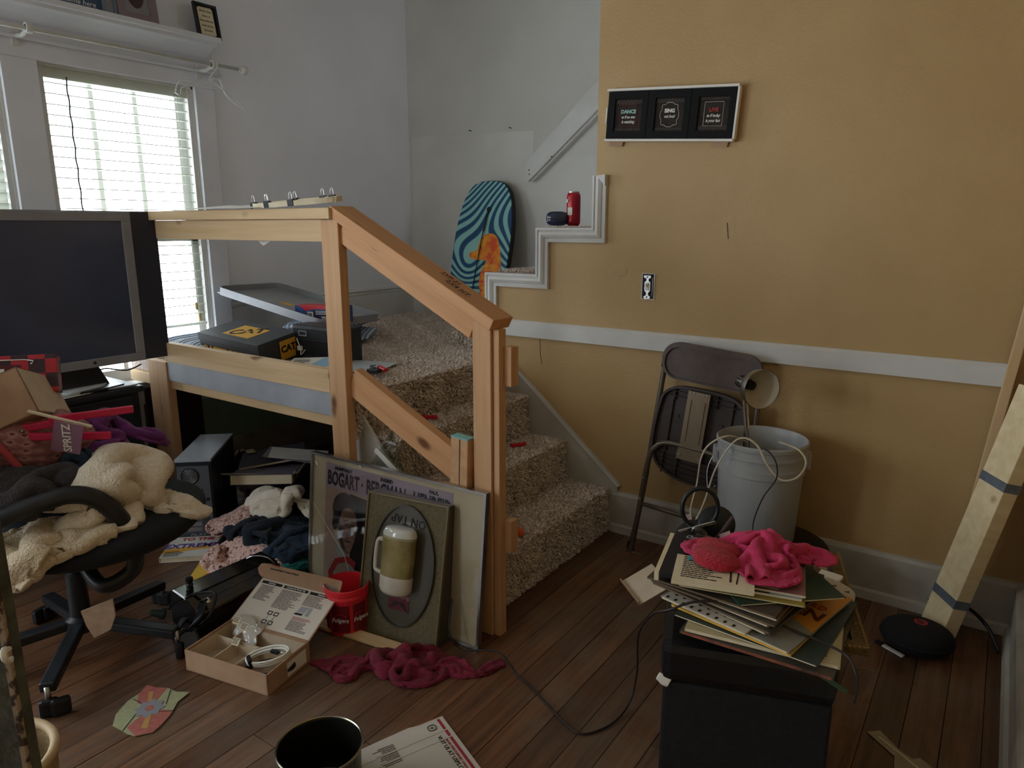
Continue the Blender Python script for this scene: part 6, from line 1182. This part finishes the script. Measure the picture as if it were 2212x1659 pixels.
a6 = lp('white record sleeve printed with rows of small black dots', -.440, 1.505, Z, -12, mat('white_sleeve', 'c9c2b2', 'bdb6a6', rough=.5, scale=8), .005, .21)
bm = bmesh.new()
for i in range(9):
    for j in range(9): addbox(bm, (-.095 + i * .021 + (j % 2) * .010, -.095 + j * .022, .0053), (.006, .009, .0006))
tag(bmob('printed_dots', bm, M['ink'], a6), kind='stuff'); Z += .006
labs = ('worn brown record sleeve, first above the dotted sleeve', 'dark record sleeve, second above the dotted sleeve', 'pale brown record sleeve in the middle of the fanned stack', 'dark worn record sleeve under the middle of the fanned stack', 'tan record sleeve near the top of the fanned stack', 'dark brown topmost sleeve of the fanned stack')
for k in range(6): lp(labs[k], -.425 + .006 * math.sin(k * 2.3) - .004 * k, 1.572 + .005 * math.cos(k * 3.1), Z, -15 + k * 2.6, (brc, dkc)[k % 2], .0055, .295, (M['cream'], brc)[k % 2]); Z += .0065
b_g = lp('dark green record sleeve sticking out at the right below the books', -.375, 1.585, Z, 42, mat('dark_green_sleeve', '2c4a38', '243a2e', rough=.45, scale=6), .004, .245); Z += .005
b_y = lp('yellow green record sleeve with a white corner beneath the magazines', -.425, 1.572, Z, 14, mat('ochre_sleeve', '9a8a3c', '877830', rough=.5, scale=6), .004, .265); Z += .005
def mag(label, px, py, ang, sx, sy, t, m_, tilt=(0, 0)):
    global Z
    o = thing('magazine', label, 'magazine', (px, py, Z), rot=(R(tilt[0]), R(tilt[1]), R(ang)), group='magazines under the pink shirt'); lohi('pages', (-sx / 2, -sy / 2, 0), (sx / 2, sy / 2, t), M['cream'], o, bev=.0008); lohi('cover', (-sx / 2, -sy / 2, t), (sx / 2, sy / 2, t + .0006), m_, o); Z += t + .0012; return o
m1 = mag('dark magazine with a pale blue corner, lowest of the magazines', -.420, 1.555, 14, .25, .20, .006, mat('black_cover', '28262a', rough=.35)); lohi('blue_corner', (.06, -.10, .0066), (.125, .0, .0072), mat('pale_blue_cover', '8a9fb4', rough=.4), m1)
lathe('sun_print', [(0, 0), (.014, 0), (.014, .0006), (0, .0006)], M['wh_ink'], m1, loc=(-.04, -.085, .0066), seg=14)
m2 = mag('mauve magazine with a cream printed panel, second of the magazines', -.418, 1.562, 13, .26, .20, .005, mat('mauve_cover', '8a5f62', rough=.4)); lohi('cream_panel', (-.125, -.092, .0056), (.075, -.025, .0061), M['cream'], m2); lines('fine_print', fineprint(-.05, .07, -.035, -.088, .009, 14), M['ink'], m2, z=.0064)
m3 = mag('cream open booklet with a black rule at the left front of the pile', -.475, 1.515, 16, .175, .23, .008, M['cream']); lines('fine_print', fineprint(-.07, .02, .02, -.09, .009, 15) + [(.035, .039, -.06, .05)], M['ink'], m3, z=.0092); beam('rule', (.05, -.09, .0092), (.055, -.01, .0092), .003, .0005, M['ink'], m3, 0)
gbk = thing('black_notebook', 'black hardback with silver title script under the pink shirt at the back left', 'book', (-.512, 1.535, Z - .012), rot=(R(3), 0, R(12))); lohi('cover', (-.08, -.11, 0), (.08, .10, .012), M['ink'], gbk, bev=.001); text('One Love', .022, M['greyboard'], gbk, loc=(-.01, .082, .0125), shear=.3); lohi('striped_edge', (-.092, -.11, -.01), (-.082, .09, .012), M['cream'], gbk)
tc_ = thing('teal_clip', 'small teal plastic clip under the red glove', 'clip', (-.508, 1.505, Z + .004), rot=(0, 0, R(12))); box('clip_body', (0, 0, 0), (.05, .014, .008), mat('teal_plastic', '2f8a92', rough=.35), tc_, bev=.003); box('clip_hole', (-.014, 0, .0), (.008, .006, .0085), M['ink'], tc_)
fz = mat('fuzzy_red', 'c01f35', 'a81a2e', rough=1, scale=120, bump=1, bscale=220, sheen=.6)
gl_ = thing('red_fuzzy_glove', 'fuzzy red mitten lying flat at the left of the pink shirt', 'mitten', (-.485, 1.535, Z + .004), rot=(0, R(3), R(-18)))
for (cx_, cy_, rx, ry, rz_, h_) in ((.02, -.02, .055, .045, 20, .022), (-.01, .03, .055, .035, 10, .02), (.0, .0, .05, .055, 0, .018)):
    bm = bmesh.new(); bmesh.ops.create_uvsphere(bm, u_segments=28, v_segments=14, radius=1)
    for v in bm.verts: v.co = (v.co.x * rx, v.co.y * ry, max(v.co.z, -.35) * h_)
    bmob('fleece_lobe', bm, fz, gl_, smooth=True, loc=(cx_, cy_, .008), rot=(0, 0, R(rz_)))
drape('pink_shirt', 'crumpled raspberry pink shirt heaped on top of the magazines', 'shirt', -.415, 1.62, Z + .10, .62, .54, .30, .24, 25, 61, fabmat('raspberry_cotton', 'c2345f', 'b02c54', 26, .3, 220), .004, (E_(-.42, 1.64, Z - .01, .07, .06, .03),), conf=(-.400, 1.60, .18, .145, 20), hg=.14, wr=(.026, .042, 30), floor=Z + .001, n=52, part='cotton', zmax=Z + .15)
wt = thing('white_plastic_paddle', 'pale plastic paddle with small holes beside the gilt frame', 'paddle', (-.262, 1.72, .487), rot=(R(2), 0, R(-22)))
prism('blade', [(p_.x, p_.y) for p_ in spline([(-.07, .02, 0), (-.02, .05, 0), (.04, .04, 0), (.065, .0, 0), (.045, -.03, 0), (-.01, -.035, 0), (-.07, -.02, 0)], 5, True)], .006, mat('ivory_plastic', 'b8ad9c', rough=.5), wt)
for x_, y_ in ((-.005, .02), (.012, -.004), (.03, .018), (-.02, -.006)): prism('hole', [(x_, y_), (x_ + .012, y_ + .003), (x_ + .008, y_ + .012)], .0005, M['brownpaint'], wt, base=.006)
wf_ = thing('white_cloth_end', 'scrap of white fleece sticking out at the right of the pink shirt', 'cloth', (-.305, 1.80, .50)); G = cloth(16, 12, .10, .05, crumple(0, 0, .01, .08, .035, 10, hgt=.03, seed=7), steps=20, floor=-.02); clothob('fleece', G, M['paper'], wf_, .008)
pbg = thing('clear_bag', 'clear plastic bag with green print hanging below the corner of the gilt frame', 'bag', mtx=frame((-.235, 1.42, .455), (.10, .06, 0), (-.02, .03, -.10)))
prism('film', [(0, 0), (.11, -.01), (.13, .0), (.128, .07), (.115, .09), (.06, .055), (.0, .03)], .0012, glass('bag_film', (.82, .82, .76), .08, .25), pbg); beam('green_print', (.03, .02, -.0015), (.09, .07, -.0015), .012, .001, mat('green_ink', '4c6a55', rough=.5), pbg, 0)
hp = thing('headphones', 'black over ear headphones with a silver arm propped behind the pink shirt', 'headphones', (-.645, 1.90, .50))
HR = frame((-.005, .0, .048), (.80, .55, .0), (0.1, .2, 1)); hh = thing('ear_ring', None, None); hh.parent = hp; hh.matrix_local = HR
tube('ring_pad', [(.052 * math.cos(a), .058 * math.sin(a), 0) for a in [i * math.pi / 18 for i in range(36)]], .0065, M['black'], hh, closed=True, seg=12)
lathe('cup', [(0, -.02), (.045, -.018), (.055, -.006), (.054, .006), (.042, .014), (.02, .018), (0, .018)], mat('satin_black', '222428', rough=.3), hp, loc=(.03, .05, -.012), rot=(R(70), 0, R(30)))
lathe('second_cup', [(0, -.015), (.026, -.013), (.03, .0), (.026, .013), (.0, .016)], M['blackmetal'], hp, loc=(.008, -.03, -.030), rot=(R(90), 0, 0)); lathe('cup_pad', [(.0, -.012), (.05, -.01), (.056, 0), (.05, .012), (0, .014)], M['black'], hp, loc=(-.02, .01, -.055), rot=(R(60), R(10), R(10)))
beam('silver_arm', (-.055, -.03, -.028), (.045, -.005, .018), .006, .01, M['chrome'], hp, .002); beam('second_arm', (.045, .0, -.04), (.085, .02, .035), .004, .008, mat('mauve_metal', '8a7478', rough=.25, metal=.7), hp, .001); prism('tag', [(.055, -.02), (.085, .0), (.10, -.045), (.07, -.06)], .001, mat('tag_pink', 'b08f8a', rough=.5), hp, axis='y')
# small cardboard box
led = thing('lamp_carton', 'small dark grey carton with open kraft flap and LED print left of the stool', 'box', mtx=frame((-.735, 1.935, 0), (.62, .20, 0), (-.2, .62, 0)))
lohi('carton_wall', (0, 0, 0), (.16, .20, .255), mat('dark_grey_print_card', '3b3936', '34322f', rough=.45, scale=7), led, bev=.002); lohi('red_stripe', (.0, -.0008, .10), (.03, 0, .125), M['brownpaint'], led); text('LED', .034, M['greyboard'], led, loc=(.042, -.0014, .175), rot=(R(90), 0, 0));
lohi('dark_flap', (.002, .196, .255), (.158, .20, .30), M['brownpaint'], led)
kf = thing('kraft_flap', None, None); kf.parent = led; kf.matrix_local = frame((-.002, .01, .252), (-.10, -.06, -.055), (-.035, .10, .02))
lohi('flap_panel', (0, 0, 0), (.115, .135, .003), M['cardin'], kf, bev=.0008); lohi('flap_lip', (.115, .0, -.012), (.118, .135, .003), M['card'], kf)
# right corner
lm = thing('lumber_post', 'thick pale timber with two bands of grey tape leaning in the right corner', 'lumber', (-.05, 2.58, 0))
A_ = Vector((.005, .0, .025)); B_ = Vector((.175, .065, .86)); up_ = (-.80, -.60, .14)
beam('timber', A_, B_, .112, .05, M['pinepale'], lm, .003, up_)
for f in (.13, .62): beam('grey_tape', A_.lerp(B_, f), A_.lerp(B_, f + .035), .1145, .0525, mat('duct_tape', '6c747c', '5c646c', rough=.4, scale=20, bump=.4, bscale=60), lm, .0005, up_)
bs_ = thing('wooden_stake', 'slim pale wooden strip leaning on the wall behind the taped timber', 'stake', (-.03, 2.705, 0)); beam('strip', (-.005, 0, .02), (.13, .0, 1.42), .03, .02, M['pine'], bs_, .003, up=(0, 1, 0))
cc = thing('black_cable', 'stiff black cable arching from the baseboard down to the floor in the right corner', 'cable', (.04, 2.62, 0)); tube('cable', [(-.125, .07, .065), (-.10, .075, .078), (-.05, .07, .08), (.0, .04, .085), (.05, .0, .06), (.08, -.03, .02), (.088, -.045, .004)], .006, M['black'], cc, sm=6)
sp2 = thing('speaker_case', 'round black zipped case with a red disc emblem on the floor in the right corner', 'case', (-.095, 2.455, 0), rot=(0, 0, R(5)))
bm = bmesh.new(); bmesh.ops.create_uvsphere(bm, u_segments=44, v_segments=22, radius=1)
for v in bm.verts:
    x_, y_, z_ = v.co; r_ = math.hypot(x_, y_); f = (r_ ** .75) / max(r_, 1e-6); v.co = (x_ * f * .108, y_ * f * .095, math.copysign(abs(z_) ** .85, z_) * .045 + .046)
bmob('shell', bm, M['matblack'], sp2, smooth=True)
tube('zip_line', [(.1085 * math.cos(a), .0955 * math.sin(a), .046) for a in [i * math.pi / 24 for i in range(48)]], .0022, M['ink'], sp2, closed=True, seg=6)
em = mat('emblem_red', 'a3303a', rough=.5); lathe('emblem_disc', [(0, 0), (.020, 0), (.020, .0015), (0, .0018)], em, sp2, loc=(.006, .012, .0895), seg=28)
tube('emblem_letter', [(.006 + .008 * math.cos(a), .010 + .008 * math.sin(a), .0918) for a in [i * math.pi / 8 for i in range(16)]], .0016, M['ink'], sp2, closed=True, seg=6); beam('emblem_stem', (-.003, .010, .0918), (-.003, .026, .0918), .003, .002, M['ink'], sp2, 0)
tb_ = thing('small_tube', 'small crushed white tube with a dark cap on the floor beside the round case', 'tube', (-.175, 2.40, .004), rot=(0, 0, R(-25))); beam('tube_body', (-.01, 0, .002), (.06, 0, .0), .016, .006, M['paper'], tb_, .002); beam('cap', (-.035, 0, .004), (-.01, 0, .003), .014, .010, M['ink'], tb_, .002)
for k, (lab, pts, m_) in enumerate((('torn strip of tan masking paper on the floor at the bottom right', [(-.16, 1.93), (-.13, 1.955), (-.075, 1.90), (-.045, 1.885), (-.03, 1.90), (.0, 1.88), (-.02, 1.83), (-.08, 1.82), (-.085, 1.87)], 'cream'),)):
    cxp = sum(p_[0] for p_ in pts) / len(pts); cyp = sum(p_[1] for p_ in pts) / len(pts); t = thing('paper_scrap', lab, 'paper', (cxp, cyp, .002)); prism('torn_paper', [(a - cxp, b_ - cyp) for a, b_ in pts], .0015, mat('tan_paper', 'a8977a', '9a8a6e', rough=.85, scale=20), t); beam('crease', (-.06, .04, .002), (.04, -.03, .002), .004, .003, M['cream'], t, .0005)
# weathered board and basket close by on the left
wb_ = thing('weathered_board', 'weathered grey green painted board edge with a white hook, close at the left', 'board', (-.965, .292, 0), rot=(0, 0, R(-57)))
lohi('board', (-.022, -.050, 0), (0.0, .0, 1.12), mat('flaking_green_paint', '55564c', '3b3a34', rough=.8, scale=22, bump=.8, bscale=40), wb_, bev=.003)
lohi('chipped_edge', (-.002, -.006, 0), (.004, .002, 1.122), mat('chipped_paint', '94826e', '3e302a', rough=.85, scale=60, lo=.45, hi=.55), wb_, bev=.001)
tube('white_hook', [(0, .0, .835), (.012, .008, .842), (.022, .012, .848), (.026, .014, .842), (.022, .012, .834), (.008, .006, .824), (0, .0, .822)], .0035, M['paper'], wb_, sm=4, seg=8)
bk_ = thing('woven_basket', 'cream basket with a thick curved rim at the bottom left corner', 'basket', (-1.42, .36, 0))
lathe('basket_wall', [(0, 0), (.09, 0), (.10, .02), (.115, .395), (.108, .395), (.094, .02), (0, .012)], mat('cream_basket', 'a8906a', '94805e', rough=.7, scale=30, bump=.5, bscale=90), bk_, cap=False, seg=40)
tube('basket_rim', [(.113 * math.cos(R(a)), .113 * math.sin(R(a)), .395) for a in range(0, 360, 10)], .009, mat('cream_rim', 'b59c74', rough=.6), bk_, closed=True, seg=10)
